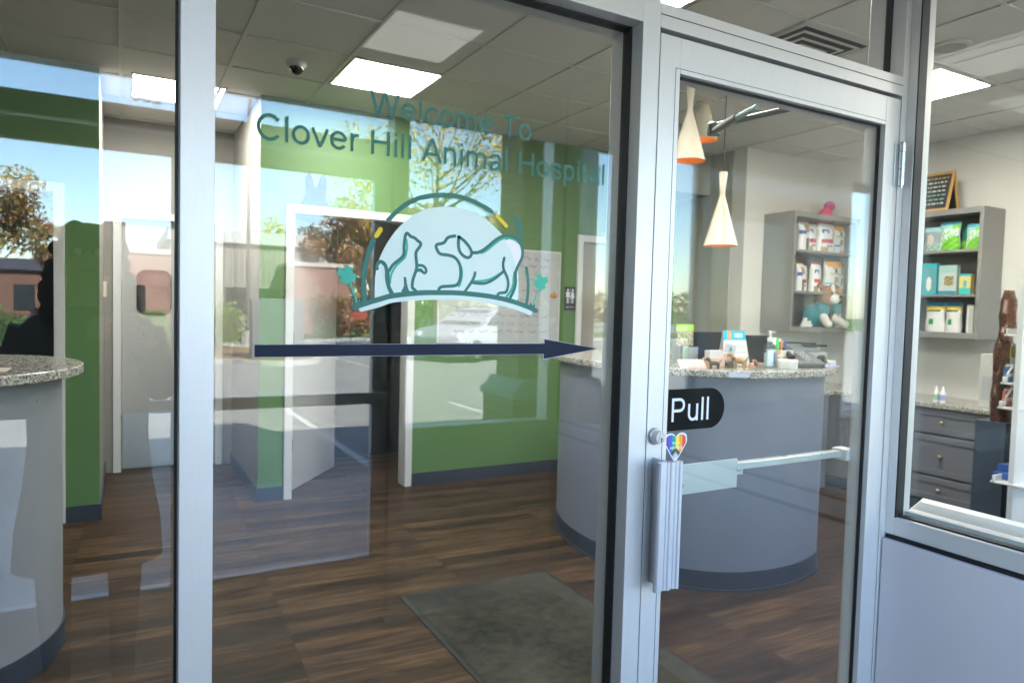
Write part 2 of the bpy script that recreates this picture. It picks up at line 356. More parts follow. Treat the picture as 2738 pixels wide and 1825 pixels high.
lw = thing('front_wall', 'solid plaster wall left of the glazed entrance screen', 'wall')
box(-4.0, -1.3, -.0, .12, 0, 3.0).build('wall_panel', M['plaster'], lw)
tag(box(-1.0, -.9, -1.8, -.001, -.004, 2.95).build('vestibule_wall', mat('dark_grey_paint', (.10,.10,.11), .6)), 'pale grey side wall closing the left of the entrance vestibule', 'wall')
tag(box(-14, -.9, -2.0, -1.801, -.15, 5.0).build('facade_wall', M['brick']), 'red brick facade of the clinic left of the outer doors', 'wall')
fr = MB(); fr.box(6.15, 14, -2.0, -1.801, -.15, 5.0); fr.box(2.1, 6.15, -2.0, -1.951, 3.0, 5.0); fr.box(-.9, 2.1, -2.0, -1.84, 2.45, 5.0)
tag(fr.build('facade_wall', M['brick']), 'red brick facade of the clinic above and right of the outer doors', 'wall')
tag(MB().box(-14, 14, -2.3, 9.4, 5.0, 5.25).build('flat_roof', M['plaster']), 'flat roof slab over the clinic with a shallow overhang', 'roof')

# ---- brick pier outside the outer window
pier = thing('brick_pier', 'brick pier on a stepped stone plinth outside the outer window', 'pillar', (2.83, -3.0, -.004))
box(-.33, .33, -.33, .0, .9, 5.0).build('shaft', M['brick'], pier)
b = MB(); b.box(-.40, .40, -.40, .07, 0, .855); b.build('plinth', M['brick'], pier)
b = MB(); b.prism([(-.42, .855), (.42, .855), (.42, .9), (.37, .93), (.33, .99), (-.33, .99), (-.37, .93), (-.42, .9)], -.42, .085, 'y'); b.build('plinth_cap', M['concrete'], pier)

# ================================================================== INNER STOREFRONT
AL = M['alu']
scr = thing('glazed_screen', 'silver aluminium glazed screen with white mullion beside the entrance door', 'storefront')
Z0, ZT = 0.0, 2.75
def member(x0, x1, z0, z1, name='mullion', y0=0., y1=.115, par=None, bev=.0012):
    return box(x0, x1, y0, y1, z0, z1).build(name, AL, par or scr, bevel=bev)
member(.082, .1345, 0, 2.1485, 'mullion')
member(-1.3, -1.25, 0, 2.95, 'mullion')
member(1.0225, 1.0722, 0, 2.95, 'post')
member(1.9915, 2.052, 0, 2.95, 'post')
member(.1345+.0001, 1.0223, 2.149, 2.42, 'header')
member(-1.25, .0818, 2.149, 2.42, 'header')
member(.0820, .1343, 2.1487, 2.42, 'header')
member(-1.25, .0818, 0, .10, 'sill_rail'); member(.1347, 1.0223, 0, .10, 'sill_rail')
member(1.0724, 1.9913, 2.1475, 2.203, 'transom_rail')
box(1.0724, 1.9913, -.0015, .05, 2.1765, 2.178).build('joint_line', M['gasket'], scr)
box(1.0724, 1.9913, .05, .08, 2.137, 2.1475).build('door_stop', M['gasket'], scr)
box(1.0722, 1.0758, .04, .06, .01, 2.14).build('door_stop', M['gasket'], scr)
box(1.9875, 1.9915, .04, .06, .01, 2.14).build('door_stop', M['gasket'], scr)
def glazing(x0, x1, z0, z1, par, yg=.050, gw=.004, name='glass_pane', gm=None, gs=1.):
    g = MB()
    for a, c, d, e in ((x0, x0+gw, z0, z1), (x1-gw, x1, z0, z1)): g.box(a, c, yg-.008*gs, yg+.012*gs, d, e)
    g.box(x0+gw, x1-gw, yg-.008*gs, yg+.012*gs, z1-gw, z1); g.box(x0+gw, x1-gw, yg-.008*gs, yg+.012*gs, z0, z0+gw)
    g.build('gasket', M['gasket'], par)
    return box(x0+.001, x1-.001, yg, yg+.006, z0+.001, z1-.001).build(name, gm or M['glass'], par)
glazing(-1.25, .082, .1, 2.149, scr)
pane = glazing(.1345, 1.0225, .1, 2.149, scr, gs=1.45)
relabel(pane, 'large pane with teal lettering, dog and cat emblem and dark arrow')
glazing(1.0724, 1.9913, 2.203, 2.95, scr)
glazing(-1.25, 1.0225, 2.42, 2.95, scr)

# ---- decals on the large pane
LOGO = json.loads('''{"ST":[["pale",0.0088,[[0.401,1.49],[0.42,1.495],[0.44,1.501],[0.459,1.509],[0.494,1.513],[0.529,1.516],[0.565,1.518],[0.602,1.519],[0.641,1.517],[0.68,1.513],[0.72,1.506],[0.754,1.498],[0.777,1.49]]],["mint",0.0035,[[0.489,1.628],[0.491,1.614],[0.489,1.599],[0.486,1.592],[0.472,1.58],[0.463,1.568],[0.458,1.556],[0.457,1.542]]],["mint",0.0044,[[0.655,1.613],[0.666,1.618],[0.685,1.634],[0.7,1.645],[0.715,1.649],[0.731,1.647],[0.744,1.641]]],["mint",0.0037,[[0.638,1.553],[0.658,1.554],[0.681,1.56],[0.702,1.573]]],["mint",0.0042,[[0.735,1.576],[0.733,1.562],[0.733,1.552],[0.729,1.538],[0.717,1.523]]],["mint",0.0023,[[0.514,1.572],[0.52,1.573],[0.524,1.571]]],["teal",0.0079,[[0.451,1.663],[0.466,1.68],[0.486,1.697],[0.5,1.705],[0.514,1.712],[0.542,1.72],[0.571,1.724],[0.601,1.724],[0.631,1.718],[0.655,1.71],[0.676,1.7]]],["teal",0.009,[[0.422,1.622],[0.413,1.6],[0.407,1.576],[0.404,1.554],[0.404,1.532],[0.407,1.506]]],["teal",0.0061,[[0.764,1.587],[0.768,1.567],[0.77,1.545],[0.769,1.527],[0.766,1.507]]],["teal",0.0088,[[0.387,1.493],[0.411,1.502],[0.44,1.511],[0.459,1.517],[0.493,1.522],[0.529,1.526],[0.565,1.527],[0.602,1.528],[0.64,1.526],[0.68,1.523],[0.72,1.517],[0.762,1.506],[0.792,1.495]]],["yellow",0.0082,[[0.436,1.644],[0.428,1.632]]],["yellow",0.007,[[0.69,1.691],[0.712,1.673]]],["teal",0.0058,[[0.43,1.569],[0.429,1.575],[0.433,1.581],[0.438,1.583],[0.446,1.578],[0.45,1.567],[0.45,1.55],[0.454,1.534],[0.461,1.52]]],["teal",0.0048,[[0.45,1.561],[0.455,1.566],[0.461,1.577],[0.472,1.586],[0.481,1.593],[0.485,1.601],[0.484,1.613],[0.485,1.626],[0.487,1.639],[0.491,1.642],[0.497,1.635],[0.507,1.633],[0.512,1.628],[0.52,1.624],[0.518,1.617],[0.51,1.607],[0.509,1.6],[0.511,1.588],[0.512,1.575],[0.51,1.567],[0.505,1.554],[0.503,1.544],[0.503,1.534],[0.507,1.532],[0.511,1.528]]],["teal",0.0067,[[0.452,1.561],[0.452,1.547],[0.455,1.532],[0.463,1.52]]],["teal",0.0044,[[0.512,1.579],[0.522,1.58],[0.529,1.577],[0.533,1.569],[0.529,1.564],[0.524,1.567],[0.519,1.57],[0.513,1.569]]],["teal",0.005,[[0.593,1.643],[0.582,1.641],[0.575,1.637],[0.572,1.63],[0.566,1.626],[0.551,1.623],[0.554,1.613],[0.561,1.604],[0.574,1.604],[0.59,1.602],[0.599,1.596],[0.606,1.586],[0.608,1.575],[0.608,1.56],[0.605,1.55],[0.599,1.542],[0.576,1.54],[0.565,1.539],[0.56,1.534],[0.56,1.53]]],["teal",0.005,[[0.602,1.642],[0.615,1.635],[0.626,1.624],[0.632,1.614],[0.631,1.605],[0.624,1.6],[0.614,1.603],[0.605,1.611],[0.601,1.624],[0.602,1.642]]],["teal",0.0052,[[0.632,1.612],[0.644,1.612],[0.655,1.616],[0.67,1.627],[0.685,1.64],[0.7,1.65],[0.715,1.653],[0.729,1.652],[0.741,1.646],[0.749,1.637],[0.754,1.622],[0.753,1.608],[0.745,1.594],[0.738,1.58],[0.737,1.569],[0.739,1.555],[0.735,1.538],[0.725,1.52]]],["teal",0.0043,[[0.727,1.696],[0.738,1.689],[0.747,1.679],[0.751,1.665],[0.751,1.653],[0.748,1.64]]],["teal",0.0043,[[0.727,1.696],[0.734,1.685],[0.739,1.673],[0.74,1.661],[0.739,1.651]]],["teal",0.0046,[[0.636,1.55],[0.649,1.549],[0.664,1.549],[0.679,1.555],[0.694,1.565],[0.708,1.577]]],["teal",0.0045,[[0.641,1.571],[0.639,1.561],[0.632,1.549],[0.619,1.532]]],["teal",0.0047,[[0.709,1.605],[0.706,1.593],[0.708,1.58],[0.718,1.565],[0.721,1.549],[0.717,1.535],[0.713,1.532],[0.701,1.531],[0.696,1.529],[0.695,1.524]]],["mint",0.0032,[[0.377,1.541],[0.391,1.504]]],["mint",0.0029,[[0.797,1.545],[0.782,1.508]]]],"PG":[["pale",[[0.427,1.509],[0.426,1.545],[0.43,1.574],[0.436,1.592],[0.444,1.609],[0.452,1.623],[0.462,1.638],[0.47,1.648],[0.48,1.659],[0.492,1.669],[0.504,1.679],[0.518,1.686],[0.532,1.693],[0.548,1.697],[0.565,1.7],[0.581,1.701],[0.598,1.701],[0.615,1.699],[0.632,1.695],[0.647,1.69],[0.663,1.684],[0.677,1.675],[0.691,1.664],[0.705,1.652],[0.716,1.639],[0.726,1.626],[0.733,1.612],[0.739,1.598],[0.743,1.584],[0.745,1.57],[0.746,1.552],[0.746,1.512],[0.72,1.517],[0.68,1.522],[0.64,1.526],[0.602,1.527],[0.565,1.527],[0.529,1.525],[0.493,1.522],[0.459,1.517]]],["lav",[[0.71,1.642],[0.723,1.647],[0.74,1.64],[0.75,1.631],[0.753,1.613],[0.745,1.596],[0.738,1.585],[0.733,1.603],[0.724,1.622]]],["mint",[[0.609,1.585],[0.612,1.58],[0.614,1.57],[0.613,1.557],[0.608,1.54],[0.601,1.539],[0.605,1.55],[0.608,1.563]]],["teal",[[0.485,1.554],[0.487,1.556],[0.49,1.554],[0.492,1.542],[0.495,1.532],[0.499,1.525],[0.485,1.523],[0.48,1.527],[0.483,1.531],[0.486,1.538]]],["teal",[[0.725,1.698],[0.73,1.697],[0.742,1.685],[0.747,1.677],[0.742,1.68],[0.74,1.673],[0.734,1.683]]],["mint",[[0.354,1.552],[0.353,1.556],[0.355,1.565],[0.357,1.567],[0.36,1.567],[0.367,1.561],[0.368,1.569],[0.369,1.572],[0.373,1.573],[0.377,1.57],[0.383,1.567],[0.384,1.563],[0.383,1.56],[0.379,1.558],[0.386,1.558],[0.39,1.556],[0.39,1.552],[0.388,1.548],[0.387,1.543],[0.384,1.541],[0.38,1.542],[0.377,1.54],[0.375,1.536],[0.373,1.535],[0.367,1.538],[0.361,1.538],[0.358,1.54],[0.358,1.543],[0.364,1.55],[0.355,1.55]]],["mint",[[0.784,1.556],[0.786,1.562],[0.795,1.563],[0.796,1.565],[0.789,1.57],[0.791,1.573],[0.796,1.577],[0.802,1.576],[0.807,1.566],[0.81,1.57],[0.817,1.572],[0.821,1.562],[0.818,1.556],[0.812,1.554],[0.816,1.548],[0.813,1.543],[0.807,1.542],[0.799,1.54],[0.794,1.543],[0.792,1.546],[0.786,1.55]]],["teal",[[0.385,1.506],[0.388,1.504],[0.388,1.508],[0.391,1.503],[0.395,1.508],[0.395,1.504],[0.399,1.506],[0.398,1.499],[0.387,1.497]]],["teal",[[0.776,1.514],[0.78,1.508],[0.782,1.512],[0.784,1.507],[0.789,1.511],[0.788,1.502],[0.774,1.504]]]],"AR":[[0.207,1.422],[0.207,1.4],[0.815,1.4],[0.815,1.389],[0.96,1.411],[0.815,1.433],[0.816,1.423]]}''')
YD = .0494
def vin(k, c): return mat(k, c, .6, noise=.015, spec=.12)
DC = dict(teal=vin('teal_vinyl', (.072, .195, .165)), pale=vin('pale_vinyl', (.70, .79, .755)), lav=vin('lavender_vinyl', (.88, .82, .90)),
          mint=vin('mint_vinyl', (.085, .44, .32)), yellow=vin('yellow_vinyl', (.80, .56, .055)), navy=vin('navy_vinyl', (.021, .025, .046)))
def smoothpts(p, it=2):
    p = [Vector(q) for q in p]
    if len(p) < 3: return p
    for _ in range(it):
        q = [p[0]]
        for i in range(len(p)-1):
            a, b = p[i], p[i+1]
            if i > 0: q.append(a*.75+b*.25)
            if i < len(p)-2: q.append(a*.25+b*.75)
        q.append(p[-1]); p = q
    return p
def stroke(mb, pts, w, y):
    p = smoothpts(pts); h = w/2; L = []; Rr = []
    for i in range(len(p)):
        t = (p[min(i+1, len(p)-1)]-p[max(i-1, 0)])
        if t.length < 1e-7: t = Vector((1, 0))
        t.normalize(); n = Vector((-t.y, t.x)); L.append(p[i]+n*h); Rr.append(p[i]-n*h)
    for i in range(len(p)-1):
        k = [L[i], L[i+1], Rr[i+1], Rr[i]]
        mb.add([(q.x, y, q.y) for q in k], [(0, 1, 2, 3)])
    for c, d in ((p[0], p[0]-p[1]), (p[-1], p[-1]-p[-2])):
        a0 = math.atan2(d.y, d.x)-math.pi/2
        mb.add([(c.x+h*math.cos(a0+a*math.pi/10), y, c.y+h*math.sin(a0+a*math.pi/10)) for a in range(11)], [tuple(range(11))])
def build_logo():
    mb = MB(); lvl = 0
    layer = dict(pale=0, lav=1, mint=2, teal=3, yellow=3)
    for c, pts in LOGO['PG']:
        mb.use(DC[c]); p = smoothpts(pts+[pts[0]], 1) if c != 'teal' else pts
        mb.add([(q[0], YD-layer[c]*.00012, q[1]) for q in p], [tuple(range(len(p)))])
    for c, w, pts in LOGO['ST']:
        lvl += 1; mb.use(DC[c]); stroke(mb, pts, w*(1.3 if w < .006 else 1.15), YD-layer[c]*.00012-.00004-lvl*.00002)
    me = mb
    o = me.build('emblem', None, pane)
    relabel(o, 'cat and dog on a curved ground with clovers in teal and pale green')
    bm = bmesh.new(); bm.from_mesh(o.data); bmesh.ops.triangulate(bm, faces=[f for f in bm.faces if len(f.verts) > 4]); bm.to_mesh(o.data); bm.free()
build_logo()
ar = MB(); ar.add([(x, YD, z) for x, z in LOGO['AR']], [(0, 1, 6), (1, 2, 6), (2, 3, 4), (4, 5, 6), (2, 4, 6)])
ar.build('arrow', DC['navy'], pane)
edge = vin('vinyl_edge', (.5, .5, .55))
ar = MB(); cx = .6
e = .0006
A = LOGO['AR']; P2 = [(A[0][0]-e, A[0][1]+e), (A[1][0]-e, A[1][1]-e), (A[2][0]-e, A[2][1]-e), (A[3][0]-e, A[3][1]-2*e), (A[4][0]+4*e, A[4][1]), (A[5][0]-e, A[5][1]+2*e), (A[6][0]-e, A[6][1]+e)]
ar.add([(x, YD+.0002, z) for x, z in P2], [(0, 1, 6), (1, 2, 6), (2, 3, 4), (4, 5, 6), (2, 4, 6)]); ar.build('arrow_border', edge, pane)

def text_obj(name, s, m, parent, x0, x1, z0, capz, y, rot=(R(90), 0, 0), depth=.0, axis='x', spacing=1.0, bold=0.):
    cu = bpy.data.curves.new(name, 'FONT'); cu.body = s; cu.size = 1; cu.extrude = 0; cu.space_character = spacing; cu.offset = bold
    t = bpy.data.objects.new(name+'_c', cu); COL.objects.link(t)
    bpy.context.view_layer.update()
    me = bpy.data.meshes.new_from_object(t.evaluated_get(bpy.context.evaluated_depsgraph_get()))
    bpy.data.objects.remove(t)
    xs = [v.co.x for v in me.vertices]; a, b = min(xs), max(xs)
    # cap height measured on an H
    cap = .729
    cz = capz
    for v in me.vertices:
        u = (v.co.x-a)/(b-a)*(x1-x0)+x0; w = z0+v.co.y/cap*cz
        v.co = (u, y, w) if axis == 'x' else (y, u, w)
    me.materials.clear(); me.materials.append(m)
    o = bpy.data.objects.new(name, me); COL.objects.link(o)
    if parent: o.parent = parent
    return o

# Helvetica-like stroke letters: cap height 1, stem .125
def arc(cx, cy, rx, ry, a0, a1, n=18): return [(cx+rx*math.cos(R(a0+(a1-a0)*i/n)), cy+ry*math.sin(R(a0+(a1-a0)*i/n))) for i in range(n+1)]
GL = {
 'W': (1.318, [[(.075, 1), (.355, .0)], [(.355, 0), (.659, 1)], [(.659, 1), (.963, 0)], [(.963, 0), (1.243, 1)]]),
 'H': (1.008, [[(.17, 0), (.17, 1)], [(.84, 0), (.84, 1)], [(.17, .53), (.84, .53)]]),
 'A': (.932, [[(.06, 0), (.466, 1)], [(.466, 1), (.872, 0)], [(.19, .33), (.74, .33)]]),
 'T': (.853, [[(.03, .94), (.823, .94)], [(.427, 0), (.427, .94)]]),
 'C': (1.008, [arc(.53, .5, .41, .455, 38, 322, 30)]), 'l': (.31, [[(.155, 0), (.155, 1)]]),
 'i': (.31, [[(.155, 0), (.155, .73)], [(.155, .87), (.155, 1)]]), 'o': (.777, [arc(.388, .363, .285, .315, 0, 360, 30)]),
 'e': (.777, [arc(.388, .363, .285, .315, 4, 325, 26), [(.11, .385), (.672, .385)]]), 'c': (.698, [arc(.37, .363, .27, .315, 36, 322, 24)]),
 'n': (.777, [[(.155, 0), (.155, .73)], [(.155, .42)]+arc(.388, .43, .233, .24, 160, 0, 12)+[(.621, 0)]]),
 'm': (1.163, [[(.155, 0), (.155, .73)], [(.155, .42)]+arc(.367, .44, .212, .23, 160, 0, 12)+[(.579, 0)], [(.579, .42)]+arc(.791, .44, .212, .23, 160, 0, 12)+[(1.003, 0)]]),
 'r': (.465, [[(.155, 0), (.155, .73)], [(.155, .40), (.19, .55), (.26, .64), (.35, .67), (.44, .65)]]),
 'v': (.698, [[(.05, .73), (.349, .0)], [(.349, .0), (.648, .73)]]),
 'a': (.777, [[(.12, .52), (.17, .62), (.26, .67), (.37, .68), (.49, .66), (.57, .60), (.60, .5), (.60, .17), (.615, .07), (.65, 0)], [(.60, .41), (.5, .385), (.33, .36), (.19, .32), (.12, .22), (.13, .11), (.22, .05), (.34, .045), (.47, .09), (.56, .16), (.60, .27)]]),
 's': (.698, [[(.58, .52), (.54, .61), (.46, .665), (.35, .68), (.23, .66), (.15, .60), (.135, .52), (.18, .44), (.30, .395), (.43, .36), (.55, .30), (.595, .21), (.56, .11), (.47, .055), (.35, .045), (.23, .065), (.15, .13), (.11, .22)]]),
 'p': (.777, [[(.155, -.28), (.155, .73)], arc(.395, .363, .24, .315, 0, 360, 28)]),
 't': (.388, [[(.19, .93), (.19, .17), (.21, .08), (.27, .05), (.36, .055)], [(.03, .675), (.35, .675)]]),
 'P': (.932, [[(.17, 0), (.17, 1)], [(.17, .94), (.55, .94)]+arc(.55, .70, .235, .24, 75, -75, 14)+[(.55, .46), (.17, .46)]]),
 'u': (.777, [[(.62, 0), (.62, .73)], [(.155, .73), (.155, .28)]+arc(.388, .29, .233, .24, 180, 345, 14)]),
 ' ': (.388, []),
}
def letters(name, s, m, parent, x0, x1, z0, cap, y, wt=.132):
    mb = MB(); x = 0; P = []
    for ch in s:
        a, st = GL[ch]
        for q in st: P.append([(x+u, v) for u, v in q])
        x += a
    lo = min(u for q in P for u, v in q)-wt/2; hi = max(u for q in P for u, v in q)+wt/2; k = (x1-x0)/(hi-lo); k_ = 0
    for q in P:
        p = [Vector((x0+(u-lo)*k, z0+v*cap)) for u, v in q]; h = wt*cap/2; L = []; Rr = []
        for i in range(len(p)):
            t = (p[min(i+1, len(p)-1)]-p[max(i-1, 0)]).normalized(); n = Vector((-t.y, t.x)); L.append(p[i]+n*h); Rr.append(p[i]-n*h)
        k_ = (k_+1) % 5
        for i in range(len(p)-1):
            mb.add([(c.x, y-k_*.00004, c.y) for c in (L[i], L[i+1], Rr[i+1], Rr[i])], [(0, 1, 2, 3)])
    return mb.build(name, m, parent)
letters('lettering', 'Welcome To', DC['teal'], pane, .411, .768, 1.8585, .0462, YD)
letters('lettering', 'Clover Hill Animal Hospital', DC['teal'], pane, .207, .964, 1.7855, .0462, YD)
for o, t in zip([x for x in pane.children if x.name.startswith('lettering')], ('upper line of teal lettering reading Welcome To', 'lower line of teal lettering reading Clover Hill Animal Hospital')): relabel(o, t)

# ================================================================== ENTRANCE DOOR
door = thing('entrance_door', 'silver framed glass entrance door with a black Pull sign and ribbed handle', 'door', (0, 0, 0))
dz0, dz1 = .012, 2.1365
member(1.0758, 1.137, dz0, dz1, 'stile', 0.0008, .062, door); member(1.921, 1.9872, dz0, dz1, 'stile', 0.0008, .062, door)
box(1.1225, 1.1235, 0.0002, .01, .27, 2.066).build('stop_line', M['gasket'], door)
box(1.1232, 1.9208, 0.0002, .01, 2.0655, 2.0665).build('stop_line', M['gasket'], door)
member(1.1372, 1.9208, 2.055, dz1, 'top_rail', 0.0010, .062, door); member(1.1372, 1.9208, dz0, .27, 'bottom_rail', 0.001, .062, door)
dp = glazing(1.137, 1.921, .27, 2.055, door, .020, .0035, gs=.5)
yd = .0195
b = MB(); n = 24; zc = 1.2619; rr = .0508
pts = [(1.1475, zc-rr), (1.2927, zc-rr)]+[(1.2927+rr*math.cos(a), zc+rr*math.sin(a)) for a in [R(-90+180*i/n) for i in range(1, n)]]+[(1.2927, zc+rr), (1.1475, zc+rr)]
b.add([(x, yd, z) for x, z in pts], [tuple(range(len(pts)))])
ps = b.build('pull_sign', mat('black_vinyl', (.003, .003, .0035), .5, noise=.01, spec=.12), dp)
letters('pull_lettering', 'Pull', flat('white_vinyl', (.72, .74, .82)), dp, 1.1668, 1.2886, 1.2334, .0574, yd-.0003, .118)
# heart sticker
def heart():
    hx, hz, hw, hh = 1.1836, 1.1695, .0325, .0320
    def prof(u):     # u in -1..1 -> top, bottom
        a = abs(u); top = .62+.38*math.sqrt(max(0, 1-((a-.5)/.5)**2)) if True else 0
        if a < .5: top = max(.5+.5*a*1.0, .62+.38*math.sqrt(max(0, 1-((a-.5)/.5)**2)) if a > .02 else .6)
        bot = -1+1.35*a**1.15 if a < 1 else .35
        if a >= .999: return .45, .35
        return top, min(bot, top)
    b = MB(); N = 60
    cols = [(.16, .05, .35), (.03, .12, .55), (.02, .35, .17), (.9, .68, .04), (.85, .33, .03), (.72, .06, .03)]
    ms = [flat('sticker_colour', c) if False else mat('paint_stripe_%d' % i, c, noise=.01) for i, c in enumerate(cols)]
    wm = flat('white_vinyl', (.72, .74, .82))
    for k, (sc, y) in enumerate(((1.13, yd), (1.0, yd-.0002))):
        for i in range(N):
            u0, u1 = -1+2*i/N, -1+2*(i+1)/N
            t0, b0 = prof(u0); t1, b1 = prof(u1)
            b.use(wm if k == 0 else ms[min(5, int((u0+1)/2*6))])
            P = [(u0, b0), (u1, b1), (u1, t1), (u0, t0)]
            off = 0
            b.add([(hx+x*hw*sc, y, hz+z*hh*sc+off) for x, z in P], [(0, 1, 2, 3)])
    # chevrons
    for j, (c, zt) in enumerate((((.01, .01, .01), .02), ((.2, .1, .05), -.16), ((.25, .6, .8), -.36), ((.7, .4, .65), -.56), ((.75, .75, .8), -.74))):
        b.use(mat('paint_chevron_%d' % j, c, noise=.01)); P = [(0, zt)]
        w = (zt+1)/1.75
        w = min(.55, (1+zt)*.62)
        def bt(a): return -1+1.35*a**1.15
        q = [(0, zt), (w, zt-w*1.05)]
        a = w
        zz = zt-w*1.0
        # walk along heart edge down to the tip
        # find a where bt(a) = zt - a
        a = 0
        while a < 1 and bt(a) < zt-a: a += .005
        edge_r = [(a*(1-t/8), bt(a*(1-t/8)) if a*(1-t/8) > 0 else -1) for t in range(9)]
        poly = [(0, zt)]+edge_r+[(-x, z) for x, z in edge_r[::-1][1:]]
        b.add([(hx+x*hw*.995, yd-.0004-.0001*j, hz+z*hh*.995) for x, z in poly], [tuple(range(len(poly)))])
    b.build('heart_sticker', None, dp)
    text_obj('sticker_lettering', 'THIS IS A', wm, dp, hx-.013, hx+.014, hz+.009, .0055, yd-.0012, bold=.02)
    text_obj('sticker_lettering', 'SAFE SPACE', wm, dp, hx-.019, hx+.020, hz-.003, .006, yd-.0012, bold=.02)
heart()
# lock cylinder
def ycyl(mb, x, z, prof, n=28):
    vs = []; fs = []
    for r, y in prof:
        for i in range(n):
            a = 2*math.pi*i/n; vs.append((x+r*math.cos(a), y, z+r*math.sin(a)))
    for j in range(len(prof)-1):
        for i in range(n): fs.append((j*n+i, j*n+(i+1) % n, (j+1)*n+(i+1) % n, (j+1)*n+i))
    fs.append(tuple(range(n))); fs.append(tuple((len(prof)-1)*n+i for i in range(n)))
    return mb.add(vs, fs)
lk = ycyl(MB(), 1.098, 1.207, [(.0205, .001), (.0205, -.003), (.018, -.006), (.0165, -.0062), (.0155, -.022), (.0145, -.024)]).build('lock_cylinder', M['steel'], door, smooth=True)
kb = MB(); ycyl(kb, 1.098, 1.2125, [(.0062, -.0235), (.0062, -.0256)], 18); ycyl(kb, 1.098, 1.2025, [(.0078, -.0235), (.0078, -.0258)], 18); kb.build('key_core', mat('nickel', (.7, .7, .7), .18, metal=.95), lk, smooth=True)
MB().box(1.0970, 1.0990, -.0262, -.0250, 1.1965, 1.2045).ball((1.098, -.0256, 1.2050), .0018).build('keyhole', M['black'], lk)
# ribbed pull handle
ph = MB(); W0, W1, py = 1.066, 1.1345, -.058
prof = []; k = 0
# cross-section (x, y): web and ribbed plate
sec = [(1.096, .0006), (1.096, -.042), (1.0660, -.050), (1.0635, -.053), (1.0635, -.060), (1.0665, -.064), (1.0705, -.064), (1.0735, -.060),
       (1.0850, -.060), (1.0865, -.057), (1.0885, -.057), (1.0900, -.060), (1.0960, -.060), (1.0975, -.064), (1.1035, -.064), (1.1050, -.060), (1.1110, -.060), (1.1125, -.057), (1.1145, -.057), (1.1160, -.060),
       (1.1225, -.060), (1.1245, -.064), (1.1315, -.064), (1.1350, -.058), (1.1345, -.050), (1.1020, -.046), (1.1020, .0006)]
ph.prism(sec, .858, 1.157, 'z'); ph.build('pull_handle', mat('handle_aluminium', (.66, .67, .71), .34, metal=.4, noise=.03, nscale=6, stretch=(40, 40, 1)), door, bevel=.0006)
# push bar on the inside
pb = MB(); pb.box(1.445, 1.93, .082, .108, 1.074, 1.093)
ba = pb.build('push_bar', mat('push_bar_metal', (.60, .63, .62), .3, metal=.45), door, bevel=.002)
pp = MB(); pp.prism([(.0625, 1.112), (.068, 1.112), (.072, 1.098), (.1, 1.092), (.104, 1.086), (.104, 1.068), (.094, 1.064), (.072, 1.034), (.0625, 1.034)], 1.125, 1.447, 'x')
pp.box(1.44, 1.475, .068, .102, 1.066, 1.097)
pp = pp.build('push_pad', mat('push_bar_metal', (.60, .63, .62)), door, bevel=.0012)
ycyl(MB(), 1.457, 1.081, [(.006, .0675), (.006, .0655), (.004, .0650)], 16).build('screw', M['steel'], pp, smooth=True)
box(1.905, 1.95, .0622, .112, 1.066, 1.10).build('push_bar_bracket', M['alu'], door, bevel=.002)
# hinge
hg = MB(); hg.box(1.9665, 1.9872, -.0035, .0006, 1.886, 2.008); hg.box(1.9917, 2.012, -.0035, -.0002, 1.886, 2.008)
hg = hg.build('hinge', M['steel'], door, bevel=.001)
kn = MB()
for i in range(5): kn.lathe([(.0085, 1.887+i*.0242), (.0085, 1.887+i*.0242+.0225)], (1.9895, -.011, 0), 18)
kn.lathe([(.0042, 1.880), (.0042, 2.014)], (1.9895, -.011, 0), 12); kn.lathe([(.0075, 2.008), (.0075, 2.012), (.004, 2.015)], (1.9895, -.011, 0), 14)
kn.build('knuckle', M['steel'], hg, smooth=True)
kn = MB()
for z in (1.905, 1.9475, 1.99): ycyl(kn, 2.003, z, [(.0035, -.0035), (.0035, -.0042)], 10)
kn.build('hinge_screws', M['gasket'], hg)
# closer
cl = thing('door_closer', 'jointed grey metal closer arm above the entrance door', 'door closer')
box(1.55, 1.85, .046, .11, 2.075, 2.135).build('closer_body', mat('closer_grey', (.16, .165, .16), .45), cl, bevel=.006)
ag = mat('closer_arm_metal', (.20, .205, .2), .35, metal=.6)
MB().tube([(1.505, .10, 2.062), (1.600, .27, 2.082)], .0085).build('arm', mat('closer_rod', (.25, .36, .4), .3, metal=.5), cl, smooth=True)
MB().tube([(1.588, .25, 2.081), (1.675, .43, 2.088)], .0125).build('arm', ag, cl, smooth=True)
MB().tube([(1.672, .425, 2.105), (1.715, .12, 2.104)], .009).build('arm', ag, cl, smooth=True)
MB().lathe([(.02, 0), (.022, .005), (.022, .035), (.016, .04)], (1.676, .43, 2.076), 18).build('elbow_joint', ag, cl, smooth=True)

# ================================================================== RIGHT SIDE WINDOW (wall x = 2.02, facing -x)
XW = 2.018
sw = thing('side_window', 'tall fixed side window in an aluminium frame right of the entrance door', 'window')
def sbox(y0, y1, z0, z1, name='window_frame', x0=XW, x1=XW+.075, mt=None, par=sw, bev=.0012): return box(x0, x1, y0, y1, z0, z1).build(name, mt or AL, par, bevel=bev)
sbox(-.0263, -.0005, .8525, 2.75, 'jamb_frame', x0=XW-.001); sbox(-1.8, -1.76, .8525, 2.75, 'jamb_frame')
sbox(-1.76, -.0265, .8525, .905, 'sill_frame', x0=XW); sbox(-1.76, -.0265, 2.66, 2.75, 'head_frame')
gk = MB(); xg = XW+.028
gk.box(XW+.001, xg+.010, -.0305, -.0265, .905, 2.66); gk.box(xg-.008, xg+.010, -1.76, -1.756, .905, 2.66); gk.box(xg-.012, xg+.010, -1.756, -.0305, .9052, .910); gk.box(xg-.008, xg+.010, -1.756, -.0305, 2.656, 2.66)
gk.build('gasket', M['gasket'], sw)
